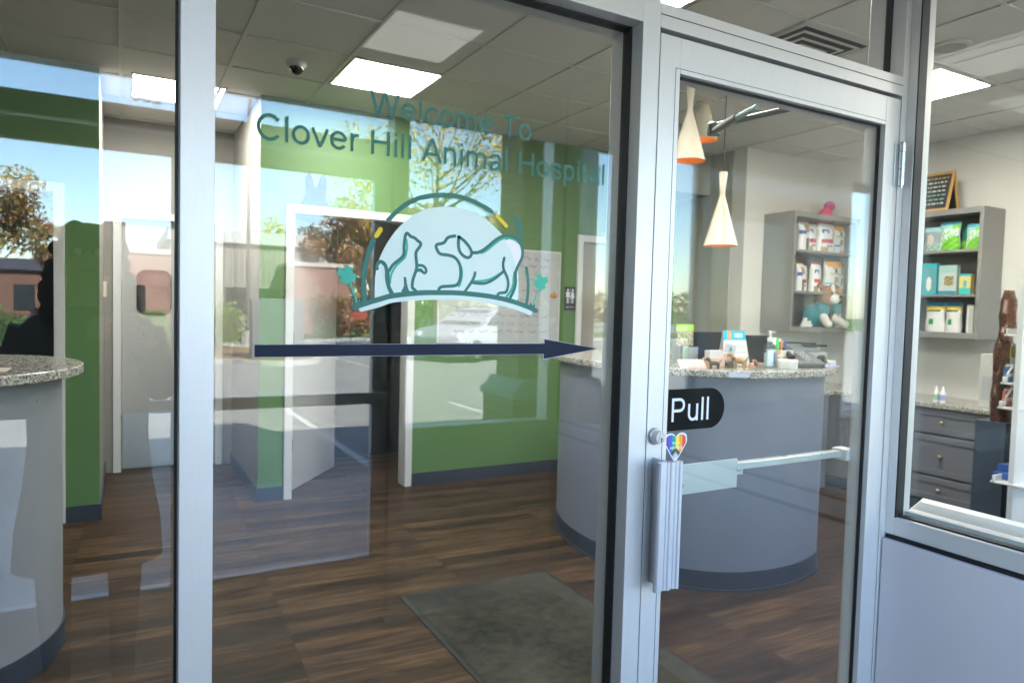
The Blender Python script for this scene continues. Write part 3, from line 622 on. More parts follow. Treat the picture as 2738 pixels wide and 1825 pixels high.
box(xg, xg+.006, -1.752, -.027, .910, 2.655).build('glass_pane', M['glass'], sw)
box(XW+.052, XW+.095, -1.745, -.0265, .86, .919).build('inner_sill', M['white'], sw)
wp = thing('wall_panel', 'pale lavender grey panelled low wall under the side window', 'wall')
box(2.0, 2.1, -1.8, -.003, .0, .8385).build('panel', M['panelgrey'], wp, bevel=.003)
box(2.016, 2.0995, -1.8, -.004, .8387, .8505).build('capping', M['gasket'], wp)
tag(box(2.02, 2.0995, -1.8, 0.0, 2.7505, 3.0).build('wall_head', M['plaster']), 'plaster wall strip above the side window', 'wall')
tag(box(-1.3, 2.0995, .0, .1195, 2.9505, 3.0).build('wall_head', M['plaster']), 'plaster wall strip above the entrance screen', 'wall')

# ================================================================== OUTER STOREFRONT (y = -1.8)
osc = thing('outer_screen', 'outer aluminium storefront frame seen reflected behind the photographer', 'storefront')
def om(x0, x1, z0, z1, n='frame_member'): return box(x0, x1, -1.84, -1.74, z0, z1).build(n, AL, osc, bevel=.002)
om(1.095, 1.168, -.004, 2.45, 'mullion'); om(-.64, -.60, -.004, 2.45, 'mullion'); om(-.9, -.86, -.004, 2.45, 'mullion'); om(1.96, 2.019, .855, 2.45, 'mullion')
om(-.60, 1.095, 2.16, 2.24, 'header'); om(-.60, 1.095, 2.365, 2.45, 'header'); om(1.168, 1.96, 2.38, 2.45, 'header'); om(1.168, 1.96, .855, .915, 'sill')
om(-.86, -.64, 2.365, 2.45, 'header'); om(-.86, -.64, -.004, .1, 'sill')
box(1.17, 2.019, -1.85, -1.74, -.004, .8545).build('lower_panel', M['panelgrey'], osc)
for a, c, d, e in ((1.168, 1.96, .915, 2.38), (-.60, 1.095, 2.24, 2.365), (-.86, -.64, .1, 2.365)):
    box(a, c, -1.795, -1.79, d, e).build('glass_pane', M['glass_out'], osc)
for i, (a, c) in enumerate(((-.597, .249), (.252, 1.092))):
    d = thing('outer_door', ['left leaf of the outer glass doors with a push bar', 'right leaf of the outer glass doors with a push bar'][i], 'door', group='outer doors of the vestibule')
    for p, q, r, s, nm in ((a, a+.075, .01, 2.15, 'stile'), (c-.075, c, .01, 2.15, 'stile'), (a+.075, c-.075, 2.07, 2.15, 'top_rail'), (a+.075, c-.075, .01, .32, 'bottom_rail')):
        box(p, q, -1.815, -1.77, r, s).build(nm, AL, d, bevel=.002)
    box(a+.075, c-.075, -1.795, -1.79, .32, 2.07).build('glass_pane', M['glass_out'], d)
    box(a+.02, c-.02, -1.745, -1.715, 1.045, 1.095).build('push_bar', M['alu'], d, bevel=.002)
    for xx in (a+.03, c-.07): box(xx, xx+.04, -1.77, -1.745, 1.05, 1.09).build('bracket', M['alu'], d)
letters2 = text_obj('number_lettering', '200', flat('white_vinyl', (.72, .74, .82)), osc, .03, .14, 2.27, .070, 0)
for v in letters2.data.vertices: v.co = (.17-v.co.x, -1.797, v.co.z)
# unlit light in the vestibule ceiling
vl = thing('ceiling_light', 'softly lit square light panel in the vestibule ceiling', 'ceiling light')
box(.885, 1.28, -1.645, -1.18, 2.603, 2.6145).build('frame', M['white'], vl)
box(.905, 1.26, -1.625, -1.20, 2.599, 2.6025).build('diffuser', emis('dim_diffuser', (1, .96, .88), .22), vl)

# ================================================================== LOBBY WALLS
GY = 4.15
def trim(par, x0, x1, zt, w, y0, label=None, t=.02, name='door_trim'):
    b = MB(); b.box(x0-w, x0, y0-t, y0+.14, 0, zt+w); b.box(x1, x1+w, y0-t, y0+.14, 0, zt+w); b.box(x0, x1, y0-t, y0+.14, zt, zt+w)
    o = b.build(name, M['white'], par, bevel=.003)
    return o
gl = thing('green_wall', 'green wall end between the corridor and the left doorway', 'wall')
b = MB(); b.box(-4, -1.32, GY, GY+.12, 0, 3); b.box(-.325, -.13, GY, GY+.12, 0, 3); b.box(-1.32, -.325, GY, GY+.12, 2.225, 3)
b.build('wall_panel', M['green'], gl)
box(-.1299, -.129, GY+.0005, 5.6, 0, 3.0).build('corridor_face', M['dim_grey'], gl); box(-.18, -.13, GY+.1205, 5.6, 0, 3.0).build('wall_panel', M['dim_grey'], gl)
trim(gl, -1.26, -.385, 2.165, .06, GY)
box(-.325, -.129, GY-.012, GY-.0005, 0, .105).build('skirting', M['skirt'], gl, bevel=.002)
box(-.1285, -.118, GY-.012, 5.55, 0, .105).build('skirting', M['skirt'], gl)
hb = MB()
for z in (1.17, 2.0, .3): hb.box(-.3875, -.3852, GY+.01, GY+.05, z, z+.1)
hb.build('hinge_leaves', M['black'], gl)
ga = thing('green_wall', 'long green wall with two white framed doorways and a whiteboard', 'wall')
b = MB(); b.box(.885, 1.07, GY, GY+.12, 0, 3); b.box(2.10, 3.70, GY, GY+.12, 0, 3); b.box(4.75, 4.9, GY, GY+.12, 0, 3)
b.box(1.07, 2.10, GY, GY+.12, 2.23, 3); b.box(3.70, 4.75, GY, GY+.12, 2.2, 3); b.build('wall_panel', M['green'], ga)
box(.8845, .8849, GY+.0005, 5.6, 0, 3.0).build('corridor_face', M['dim_grey'], ga); box(.8855, .95, GY+.1205, 5.6, 0, 3).build('wall_panel', M['dim_grey'], ga)
trim(ga, 1.13, 2.038, 2.167, .06, GY); trim(ga, 3.76, 4.69, 2.135, .06, GY)
for a, c in ((.885, 1.069), (2.099, 3.699)): box(a, c, GY-.012, GY-.0005, 0, .105).build('skirting', M['skirt'], ga, bevel=.002)
box(.872, .884, GY-.012, 5.55, 0, .105).build('skirting', M['skirt'], ga)
hb = MB()
for z in (1.17, 2.0, .36): hb.box(1.1302, 1.134, GY-.015, GY+.04, z, z+.1)
hb.build('hinge_leaves', M['black'], ga)
ow = tag(MB().box(4.9, 6.2, GY, GY+.12, 0, 3).box(4.9, 4.915, 3.42, GY, 0, 3).build('putty_wall', M['olive']), 'putty coloured wall behind the pendant lamps', 'wall')
tag(MB().box(4.2, 4.9, 3.7, GY-.001, 2.62, 3.0).build('bulkhead', M['olive']), 'putty coloured dropped bulkhead near the ceiling behind the pendant lamps', 'bulkhead')
ew = thing('corridor_wall', 'pale grey end wall of the corridor around the swing door', 'wall')
EY = 5.56
b = MB(); b.box(-.18, -.068, EY, EY+.12, 0, 3); b.box(.80, .95, EY, EY+.12, 0, 3); b.box(-.068, .80, EY, EY+.12, 2.235, 3); b.build('wall_panel', M['dim_grey'], ew)
trim(ew, -.006, .74, 2.175, .06, EY)
tag(MB().box(-4, -.18, 4.9, 5.0, 0, 3.0).build('partition_wall', mat('unlit_room_tone', (.03, .038, .05), .6)), 'wall inside the unlit room behind the left doorway, its darkness put into the colour', 'wall')  # the unlit room's darkness is painted into this wall colour
b = MB(); b.box(.95, 3.3, 6.6, 6.7, 0, 3.0); b.box(3.3, 3.4, 4.271, 8.9, 0, 3)
tag(b.build('partition_wall', M['grey']), 'grey partition walls of the rooms behind the long green wall', 'wall')
# swing door
sdr = thing('swing_door', 'grey swing door with a rounded black framed window and a steel kick plate', 'door', (0, EY+.06, 0))
box(.0, .734, 0, .04, .01, 2.17).build('leaf', mat('swing_door_grey', (.40, .40, .39), .4, noise=.02), sdr, bevel=.004)
def rrect(x0, x1, z0, z1, r, n=6):
    P = []
    for cx, cz, a0 in ((x1-r, z0+r, -90), (x1-r, z1-r, 0), (x0+r, z1-r, 90), (x0+r, z0+r, 180)):
        for i in range(n+1): a = R(a0+90*i/n); P.append((cx+r*math.cos(a), cz+r*math.sin(a)))
    return P
o_, i_ = rrect(.112, .385, 1.36, 1.745, .07), rrect(.128, .369, 1.376, 1.729, .056)
b = MB(); n = len(o_); vs = [(x, -.012, z) for x, z in o_]+[(x, -.012, z) for x, z in i_]+[(x, -.0005, z) for x, z in o_]
b.add(vs, [(i, (i+1) % n, n+(i+1) % n, n+i) for i in range(n)]+[(i, (i+1) % n, 2*n+(i+1) % n, 2*n+i) for i in range(n)]); wg = b.build('window_gasket', M['gasket'], sdr)
b = MB(); b.add([(x, -.006, z) for x, z in i_], [tuple(range(n))]); b.build('window_pane', mat('dark_window', (.03, .035, .04), .08), wg)
box(.01, .724, -.003, -.0003, .02, .50).build('kick_plate', M['steel'], sdr)
# grey door leaf ajar
dl = thing('door_leaf', 'light grey door standing ajar in the middle white doorway', 'door', (1.155, 4.32, 0), R(53))
box(0, .90, 0, .04, .01, 2.15).build('leaf', mat('door_leaf_grey', (.46, .455, .45), .45, noise=.02), dl, bevel=.002)
b = MB(); ycyl(b, .84, 1.0, [(.025, -.001), (.025, -.008), (.010, -.012), (.010, -.045)], 16); b.tube([(.84, -.045, 1.0), (.74, -.045, 1.0)], .009); b.build('lever_handle', M['steel'], dl, smooth=True)
# thermostat
th = tag(MB().box(-.129, -.104, 5.05, 5.13, 1.50, 1.62).build('thermostat', mat('thermostat_cream', (.55, .53, .42), .4), bevel=.006), 'small cream thermostat on the corridor side wall', 'thermostat')
# black block standing for the darkness of the unlit centre room
cb = thing('dark_room_block', 'black block standing for the dark of the unlit room behind the middle doorway', 'cabinet', (2.1, 5.4, 0))
box(-.35, .5, 0, .5, 0, 1.55).build('carcass', M['black'], cb, bevel=.004); box(-.30, .05, -.02, 0, 1.14, 1.42).build('glass_front', mat('dark_screen', (.05, .07, .08), .1), cb)

# ---- whiteboard
wb = thing('whiteboard', 'whiteboard with purple and teal handwriting on the green wall', 'whiteboard', (0, GY, 0))
box(2.30, 3.515, -.018, -.001, 1.19, 2.02).build('frame', mat('board_frame', (.55, .55, .55), .4), wb, bevel=.003)
bd = box(2.315, 3.50, -.0205, -.0181, 1.205, 2.005).build('board', mat('board_white', (.44, .45, .44), .25, noise=.02), wb)
box(2.6, 3.3, -.06, -.018, 1.185, 1.20).build('marker_tray', M['steel'], wb)
rr = random.Random(3)
cols = [flat('purple_marker', (.17, .05, .26)), flat('teal_marker', (.05, .28, .30)), flat('dark_marker', (.1, .08, .1))]
w_ = MB()
for row, (z, ci, xa, xb, hh) in enumerate(((1.94, 0, 2.75, 3.36, .045), (1.875, 0, 2.85, 3.38, .04), (1.81, 1, 2.75, 3.38, .035), (1.755, 1, 2.80, 3.3, .03), (1.66, 2, 2.4, 3.35, .03), (1.58, 0, 2.4, 3.2, .03), (1.50, 1, 2.45, 3.1, .03), (1.43, 0, 2.4, 3.42, .028), (1.36, 1, 2.5, 3.3, .028), (1.29, 0, 2.45, 3.4, .028))):
    x = xa
    while x < xb:
        w_.use(cols[ci]); L = rr.uniform(.05, .11); p = []
        q = x
        while q < x+L: p.append((q, z+rr.uniform(-hh/2, hh/2))); q += rr.uniform(.008, .014)
        if len(p) > 1:
            for i in range(len(p)-1):
                (x0, z0), (x1, z1) = p[i], p[i+1]; d = Vector((x1-x0, z1-z0)).normalized(); nn = Vector((-d.y, d.x))*.0019
                w_.add([(x0+nn.x, -.0212, z0+nn.y), (x1+nn.x, -.0212, z1+nn.y), (x1-nn.x, -.0212, z1-nn.y), (x0-nn.x, -.0212, z0-nn.y)], [(0, 1, 2, 3)])
        x += L+.035
w_.build('handwriting', None, bd)
pk = MB(); pk.lathe([(.0001, -.022), (.02, -.021), (.034, -.012), (.038, 0), (.034, .012), (.02, .021), (.0001, .022)], (3.44, -.024, 1.62), 16, 1, .25)
pk = tag(pk.build('pumpkin_magnet', flat('orange_paint', (.55, .22, .05)), None, smooth=True, loc=(0, GY, 0)), 'round orange pumpkin magnet on the whiteboard edge', 'magnet')
MB().tube([(3.44, -.026, 1.64), (3.446, -.026, 1.655)], .004).build('stalk', flat('green_stalk', (.05, .15, .03)), pk)
# restroom sign
rs = thing('restroom_sign', 'black restroom sign with two white figures beside the right doorway', 'sign', (0, GY, 0))
box(3.572, 3.69, -.008, -.001, 1.49, 1.71).build('plate', M['black'], rs, bevel=.002)
b = MB()
def figure(b, cx, skirt):
    ycyl(b, cx, 1.678, [(.011, -.0085), (.011, -.0095)], 16)
    if skirt: b.prism([(cx-.011, 1.662), (cx+.011, 1.662), (cx+.024, 1.605), (cx-.024, 1.605)], -.0095, -.0085, 'y')
    else: b.prism([(cx-.019, 1.662), (cx+.019, 1.662), (cx+.019, 1.61), (cx-.019, 1.61)], -.0095, -.0085, 'y')
    for s in (-1, 1): b.prism([(cx+s*.002, 1.604), (cx+s*.011, 1.604), (cx+s*.010, 1.555), (cx+s*.003, 1.555)], -.0095, -.0085, 'y')
figure(b, 3.605, False); figure(b, 3.657, True); b.box(3.6295, 3.6315, -.0095, -.0085, 1.555, 1.69)
b.build('figures', flat('white_vinyl', (.72, .74, .82)), rs)
text_obj('sign_lettering', 'RESTROOM', flat('white_vinyl', (.72, .74, .82)), rs, 3.59, 3.672, 1.515, .014, -.0090)

# ---- mats
b = MB(); x0, x1, y0, y1 = 1.245, 2.12, .72, 2.075
b.box(x0, x1, y0, y1, .0005, .009); mt = tag(MB().box(x0, x1, y0, y1, .0005, .005).build('entrance_mat', M['gasket'], bevel=.002), 'charcoal entrance mat with a dark rubber edge lying inside the door', 'mat')
g = MB(); nx, ny = 40, 60; rr = random.Random(5)
vs = [(x0+.022+(x1-x0-.044)*i/nx+rr.uniform(-.002, .002), y0+.022+(y1-y0-.044)*j/ny+rr.uniform(-.002, .002), .0085+rr.uniform(-.0012, .0012)) for j in range(ny+1) for i in range(nx+1)]
g.add(vs, [(j*(nx+1)+i, j*(nx+1)+i+1, (j+1)*(nx+1)+i+1, (j+1)*(nx+1)+i) for j in range(ny) for i in range(nx)])
g.build('carpet_pile', M['carpet'], mt, smooth=True)

# ================================================================== CEILING FITTINGS
lamp_m = emis('light_panel_diffuser', (1, .97, .91), PANEL)
dim_m = emis('dim_panel_diffuser', (1, .97, .91), .22)
def panel(x, y, label, z=3.0, on=True, s=.285):
    t = thing('ceiling_light', label, 'ceiling light', (x, y, z), group='square ceiling light panels')
    f = MB()
    for a in ((-.302, .302, -.302, -s), (-.302, .302, s, .302), (-.302, -s, -s, s), (s, .302, -s, s)): f.box(a[0], a[1], a[2], a[3], -.009, .0)
    f.build('frame', M['tbar'], t)
    box(-s, s, -s, s, -.006, -.0012).build('diffuser', lamp_m if on else dim_m, t); return t
panel(1.533, 3.29, 'bright square light panel above the Welcome To lettering')
panel(.355, 4.43, 'bright square light panel over the corridor opening')
panel(4.54, 1.50, 'bright square light panel seen through the upper side window')
panel(2.10, 1.19, 'bright square light panel above the entrance door')
panel(4.2, 5.6, 'square light panel in the room behind the right doorway')
panel(.3, 7.6, 'square light panel beyond the swing door')
for x, y, l in ((-.24, .95, 'square light panel just inside the left pane'), (-1.37, 1.25, 'square light panel over the left counter'), (4.6, -.9, 'added unseen light panel brightening the front window end')): panel(x, y, l, on=x > 0)  # the panel by the front window is added out of view for lighting
vt = thing('ceiling_vent', 'square four way ceiling air vent with stepped louvres', 'vent', (3.345, 1.49, 3.0))
f = MB(); s = .30
for a, c, z in ((.302, .262, -.008), (.232, .212, -.016), (.172, .152, -.020), (.112, .092, -.022), (.052, .0, -.022)):
    if c == 0: f.box(-a, a, -a, a, z, z+.002); continue
    for q in ((-a, a, -a, -c), (-a, a, c, a), (-a, -c, -c, c), (c, a, -c, c)): f.box(q[0], q[1], q[2], q[3], z, z+.003)
f.build('louvres', mat('vent_white', (.6, .6, .58), .4), vt)
box(-.26, .26, -.26, .26, -.004, -.0005).build('duct_shade_sheet', mat('vent_shadow', (.05, .05, .05), .8), vt)  # flat dark sheet painted as the shade inside the duct
sc = thing('security_camera', 'small white dome security camera on the ceiling', 'camera', (.955, 3.30, 3.0))
MB().lathe([(.062, 0), (.062, -.022), (.052, -.034), (.045, -.036)], n=28).build('housing', M['white'], sc, smooth=True)
MB().lathe([(.044, -.034), (.042, -.052), (.03, -.068), (.012, -.078), (.0001, -.08)], n=28).build('dome', mat('smoked_dome', (.01, .01, .012), .08), sc, smooth=True)
for x, y, l in ((2.75, 1.72, 'round pale ceiling speaker left of the vent'), (3.98, 1.0, 'round pale ceiling speaker near the side window'), (-.2, 2.75, 'round pale ceiling speaker near the left counter')):
    t = thing('ceiling_speaker', l, 'speaker', (x, y, 3.0), group='round ceiling speakers')
    MB().lathe([(.105, 0), (.105, -.008), (.09, -.011)], n=28).build('rim', M['tbar'], t, smooth=True)
    MB().lathe([(.089, -.0105), (.05, -.013), (.0001, -.014)], n=24).build('grille', mat('speaker_grille', (.4, .4, .38), .7), t, smooth=True)

# ---- pendants
shade_out = mat('pendant_white', (.74, .66, .52), .45, noise=.02)
def pendant(x, y, z, label, h=.46):
    t = thing('pendant_lamp', label, 'pendant lamp', (x, y, z), group='cone pendant lamps over the reception desk')
    prof = [(.104, 0), (.102, .008), (.019, h*.66), (.0155, h*.70), (.0165, h*.74), (.0265, h-.004), (.024, h)]
    sh = MB().lathe(prof+[(.0001, h)], n=40, cap=False).build('shade', shade_out, t, smooth=True)
    MB().lathe([(.1032, .0005), (.100, .010), (.0165, h*.66)], n=40, cap=False).build('inner_shade', mat('copper_orange_lining', (.62, .26, .04), .4, noise=.01), sh, smooth=True)
    b = MB().ball((0, 0, .085), .028, 14); b.build('bulb', emis('warm_bulb', (1, .62, .25), 1.2), t, smooth=True)
    MB().tube([(0, 0, h), (0, 0, 2.985-z)], .0032, 8).build('cord', M['black'], t)
    MB().lathe([(.06, 2.999-z), (.06, 2.985-z), (.02, 2.975-z), (.005, 2.972-z)], n=24).build('canopy', shade_out, t, smooth=True)
pendant(3.085, 2.06, 2.443, 'nearest white cone pendant lamp with its waisted top showing')
pendant(3.634, 2.511, 2.735, 'highest white cone pendant lamp with an orange rim')
pendant(3.295, 1.967, 1.925, 'lowest white cone pendant lamp hanging on a long cord')

# ================================================================== RECEPTION DESK
def closed_band(mb, pts, thick, z0, z1, inward=True):
    n = len(pts); P = [Vector(p) for p in pts]; inn = []
    for i in range(n):
        t = (P[min(i+1, n-1)]-P[max(i-1, 0)]).normalized(); inn.append(P[i]+Vector((t.y, -t.x))*(-thick))
    vs = [(p.x, p.y, z0) for p in P]+[(p.x, p.y, z0) for p in inn]+[(p.x, p.y, z1) for p in P]+[(p.x, p.y, z1) for p in inn]
    fs = []
    for i in range(n-1):
        fs += [(i, i+1, n+i+1, n+i), (2*n+i, 3*n+i, 3*n+i+1, 2*n+i+1), (i, 2*n+i, 2*n+i+1, i+1), (n+i, n+i+1, 3*n+i+1, 3*n+i)]
    fs += [(0, n, 3*n, 2*n), (n-1, 3*n-1, 4*n-1, 2*n-1)]
    return mb.add(vs, fs)
def offset(pts, d):
    P = [Vector(p) for p in pts]; n = len(P); r = []
    for i in range(n):
        t = (P[min(i+1, n-1)]-P[max(i-1, 0)]).normalized(); r.append(P[i]+Vector((t.y, -t.x))*d)
    return r
ctrl = [(2.95, 3.15), (2.68, 2.85), (2.53, 2.50), (2.485, 2.10), (2.53, 1.80), (2.65, 1.56), (2.83, 1.395), (3.05, 1.325), (3.28, 1.315), (3.50, 1.36), (3.64, 1.42), (3.78, 1.56)]
dp_ = smoothpts(ctrl, 3)
desk = thing('reception_desk', 'curved grey reception desk, sky tint put into its colour, with a speckled granite ledge and dark base', 'desk')
closed_band(MB(), dp_, .12, .0, 1.16).build('desk_body', M['desk'], desk, smooth=True)
closed_band(MB(), offset(dp_, .007), .0065, .004, .105).build('skirting', M['skirt'], desk, smooth=True)
closed_band(MB(), offset(dp_, .016), .015, .0005, .010).build('skirting_toe', M['skirt'], desk, smooth=True)
gp = offset(dp_, .058); gp = gp[:-1]+[Vector((3.80, 1.45)), ]
closed_band(MB(), gp, .36, 1.161, 1.20).build('granite_ledge', M['granite'], desk, bevel=.006, smooth=False)
closed_band(MB(), offset(dp_, -.13), .55, .72, .75).build('work_surface', M['cab'], desk, smooth=True)
# left counter
cc = thing('side_counter', 'rounded end of a grey counter with a speckled granite top on the far left', 'counter')
def capsule(cx, cy, rx, ry, n=28, x_end=-2.6):
    P = [(x_end, cy-ry)]+[(cx+rx*math.sin(R(180*i/n)), cy-ry*math.cos(R(180*i/n))) for i in range(n+1)]+[(x_end, cy+ry)]
    return P
MB().prism(capsule(-.62, 2.29, .395, .50), 0.0, 1.17).build('counter_body', mat('counter_grey', (.25, .26, .285), .42, noise=.02), cc, smooth=True)
MB().prism(capsule(-.62, 2.29, .402, .507), 0.0005, .105).build('skirting', M['skirt'], cc, smooth=True)
MB().prism(capsule(-.60, 2.29, .455, .60), 1.171, 1.21).build('granite_top', M['granite'], cc, bevel=.006)
# ---- paper leaflets on the left counter
tag(box(-.62, -.38, 1.93, 2.10, 1.2105, 1.2125).build('leaflet', mat('leaflet_cream', (.6, .5, .42), .6), bevel=.0), 'cream leaflet lying on the left granite counter', 'leaflet')

# ================================================================== DESK ITEMS
DZ = 1.2005
def colour_mesh(name, nx, nz, pos, colf, parent=None, smooth=False):
    """open grid front coloured per face"""
    b = MB(); vs = [pos(i/nx, j/nz) for j in range(nz+1) for i in range(nx+1)]
    for j in range(nz):
        for i in range(nx):
            b.use(colf((i+.5)/nx, (j+.5)/nz))
            k = [j*(nx+1)+i, j*(nx+1)+i+1, (j+1)*(nx+1)+i+1, (j+1)*(nx+1)+i]
            b.add([vs[q] for q in k], [(0, 1, 2, 3)])
    return b
C_ = {}
def col(r, g, b):
    k = 'print_%02d_%02d_%02d' % (int(r*99), int(g*99), int(b*99)); return mat(k, (r, g, b), .4, noise=.02)
WHT = col(.72, .72, .70)
ah = thing('leaflet_holder', 'clear acrylic leaflet holder with a lime green header on the reception desk', 'leaflet holder', (2.73, 1.64, DZ), R(8))
acr = glass_mat('acrylic', (.9, .92, .92), .03)
box(-.075, .075, .012, .015, .0, .235).build('acrylic_back', acr, ah)
box(-.073, .073, .008, .0115, .195, .235).build('header_card', col(.40, .70, .05), ah)
b = MB(); b.box(-.075, .075, -.03, .011, 0, .004); b.box(-.075, .075, -.033, -.03, 0, .11); b.build('acrylic_tray', acr, ah)
colour_mesh('photo', 12, 8, lambda u, v: (-.072+.144*u, .0075, .115+.078*v), lambda u, v: col(*random.choice([(.3, .2, .12), (.45, .38, .25), (.25, .3, .12), (.6, .45, .3)]))).build('photo_card', None, ah)
box(-.055, -.012, -.029, -.026, .005, .115).build('leaflet', col(.45, .62, .32), ah); box(-.010, .07, -.029, -.024, .005, .11).build('leaflet', col(.66, .66, .70), ah)
jr = thing('treat_jar', 'glass jar of treats with a dark lid beside the leaflet holder', 'jar', (2.63, 1.68, DZ))
MB().lathe([(.05, 0), (.052, .01), (.052, .14), (.046, .15)], n=24).build('glass_body', acr, jr, smooth=True)
b = MB(); rr = random.Random(9)
for _ in range(50): a = rr.uniform(0, 6.28); q = rr.uniform(0, .035); b.ball((q*math.cos(a), q*math.sin(a), rr.uniform(.01, .10)), .011, 6)
b.build('treats', col(.45, .28, .14), jr); MB().lathe([(.053, .15), (.055, .155), (.055, .18), (.045, .188), (.0001, .19)], n=24).build('lid', col(.06, .05, .05), jr, smooth=True)
tag(colour_mesh('x', 6, 3, lambda u, v: (2.60+.17*u, 1.535+.03*v-.02*u, DZ+.002+.045*v), lambda u, v: col(.75, .62, .5) if v > .3 else col(.72, .42, .38)).build('treat_packet', None), 'pink and cream treat packet lying in front of the glass jar', 'packet')
ld = thing('price_label', 'small pale label stuck to the granite ledge front', 'label', (2.826, 1.339, 1.181), R(-27))
box(-.055, .055, -.0035, -.001, -.013, .013).build('card', col(.55, .57, .72), ld)
nb = thing('note_box', 'peach note holder with white papers on the reception desk', 'note holder', (2.865, 1.56, DZ), R(4))
b = MB(); b.box(-.06, .06, -.03, .03, 0, .055); b.build('box', col(.75, .45, .28), nb, bevel=.003)
b = MB(); b.box(-.055, .055, -.02, .02, .0555, .095); b.build('papers', col(.72, .66, .66), nb, bevel=.002)
b = MB(); b.box(-.05, -.005, -.032, -.0302, .008, .045); b.box(.005, .05, -.032, -.0302, .006, .048); b.build('labels', col(.78, .62, .5), nb)
bl = thing('brochure_stand', 'white brochure with a turquoise header leaning on the reception desk', 'brochure', (3.045, 1.56, DZ), R(-6))
def brp(u, v): return (-.078+.156*u+.012*(1-v)*(u-.5)*3, -.0+.035*v, .004+.20*v)
def brc(u, v):
    if v > .74: return col(.75, .38, .08) if (.18 < u < .36 and .77 < v < .95) else (col(.55, .75, .8) if (.48 < u < .88 and .79 < v < .92) else col(.01, .42, .60))
    if u < .3 and v < .35: return col(.42, .24, .10)
    return col(.74, .71, .66) if (int(v*40) % 2 or u < .1 or u > .9 or v > .68) else col(.62, .60, .56)
colour_mesh('x', 22, 26, brp, brc).build('front_sheet', None, bl)
b = MB(); b.add([brp(0, 0), brp(1, 0), (brp(1, 0)[0], .075, .004), (brp(0, 0)[0], .075, .004)], [(0, 1, 2, 3)]); b.add([tuple(Vector(brp(0, 1))+Vector((0, .002, 0))), tuple(Vector(brp(1, 1))+Vector((0, .002, 0))), (.08, .078, .0), (-.08, .078, .0)], [(0, 1, 2, 3)]); b.build('back_support', WHT, bl)
cd = thing('appointment_card', 'tilted grey card with a small green and blue mark on the turquoise brochure', 'card', (2.955, 1.53, DZ+.105), R(-6))
b = MB(); b.add([(-.045, 0, -.018), (.035, 0, -.032), (.048, .004, .018), (-.03, .004, .032)], [(0, 1, 2, 3)]); b.build('card', col(.50, .49, .52), cd)
b = MB(); b.add([(-.008, -.001, -.012), (.02, -.001, -.016), (.004, -.001, .018)], [(0, 1, 2)]); b.build('mark', col(.08, .35, .32), cd)
figm = [col(.45, .27, .12), col(.03, .03, .03), col(.72, .35, .2), col(.35, .2, .12), col(.07, .06, .06)]
def toy_dog(x, y, s, m, lab, rz):
    t = thing('dog_figurine', lab, 'figurine', (x, y, DZ), rz)
    b = MB(); b.tube([(-.03*s, 0, .03*s), (0, 0, .033*s), (.028*s, 0, .034*s)], [.011*s, .014*s, .012*s], 8)
    for px in (-.024, .022):
        for py in (-.008, .008): b.tube([(px*s, py*s, .03*s), (px*s, py*s, 0)], [.006*s, .004*s], 6)
    b.tube([(.026*s, 0, .04*s), (.04*s, 0, .055*s)], [.008*s, .008*s], 7); b.ball((.045*s, 0, .058*s), .012*s, 8); b.tube([(.05*s, 0, .056*s), (.066*s, 0, .053*s)], [.007*s, .004*s], 6)
    b.tube([(-.03*s, 0, .036*s), (-.045*s, 0, .055*s)], [.004*s, .002*s], 5)
    for sy in (-1, 1): b.tube([(.04*s, sy*.008*s, .066*s), (.038*s, sy*.014*s, .054*s)], [.004*s, .002*s], 5)
    b.build('body', m, t, smooth=True)
toy_dog(2.80, 1.49, .9, figm[4], 'tiny dark dog figurine left of the note holder', R(160))
toy_dog(2.895, 1.475, .9, figm[1], 'tiny black dog figurine in front of the note holder', R(10))
toy_dog(2.985, 1.485, 1.25, figm[0], 'brown dog figurine in front of the turquoise brochure', R(100))
toy_dog(3.045, 1.455, .7, figm[2], 'small orange brown dog figurine in front of the white brochure', R(20))
toy_dog(3.105, 1.45, .7, figm[3], 'small dark brown dog figurine near the sanitizer bottle', R(170))
sn = thing('sanitizer_bottle', 'clear pump bottle of hand sanitizer on the reception desk', 'bottle', (3.205, 1.47, DZ))
MB().lathe([(.034, 0), (.037, .006), (.037, .115), (.030, .132), (.014, .142), (.013, .15)], n=26, sy=.7).build('bottle', glass_mat('sanitizer_clear', (.80, .86, .87), .05), sn, smooth=True)
MB().lathe([(.0335, .004), (.0365, .008), (.0365, .085), (.0001, .085)], n=26, sy=.65).build('gel', mat('clear_gel', (.55, .62, .65), .2, noise=.01), sn, smooth=True)
b = MB().lathe([(.015, .148), (.016, .152), (.016, .170), (.007, .172), (.007, .195), (.010, .197), (.010, .208), (.0001, .21)], n=18); b.tube([(0, 0, .203), (.028, -.003, .202), (.036, -.004, .196)], .005, 8); b.build('pump', M['plastic'], sn, smooth=True)
lb = MB(); P = [(.0378*math.cos(a), .0272*math.sin(a)) for a in [R(-150+10*i) for i in range(13)]]
for i in range(12):
    for j in range(8):
        lb.use(col(.20, .13, .42) if (i > 5 and 4 <= j <= 6) else (col(.08, .32, .42) if (i > 5 and j in (1, 2, 3)) else (col(.62, .72, .80) if i < 6 else col(.45, .52, .6))))
        z = .012+j*.011
        lb.add([(*P[i], z), (*P[i+1], z), (*P[i+1], z+.011), (*P[i], z+.011)], [(0, 1, 2, 3)])
lb.build('label', None, sn)
def rbox_item(name, lab, cat, x, y, dx, dy, dz, m, rz=0, z=DZ, bev=.004, n2='body'):
    t = thing(name, lab, cat, (x, y, z), R(rz)); box(-dx/2, dx/2, -dy/2, dy/2, 0, dz).build(n2, m, t, bevel=bev); return t
wt = thing('cream_tub', 'round white tub in front of the pen holder', 'tub', (3.255, 1.385, DZ))
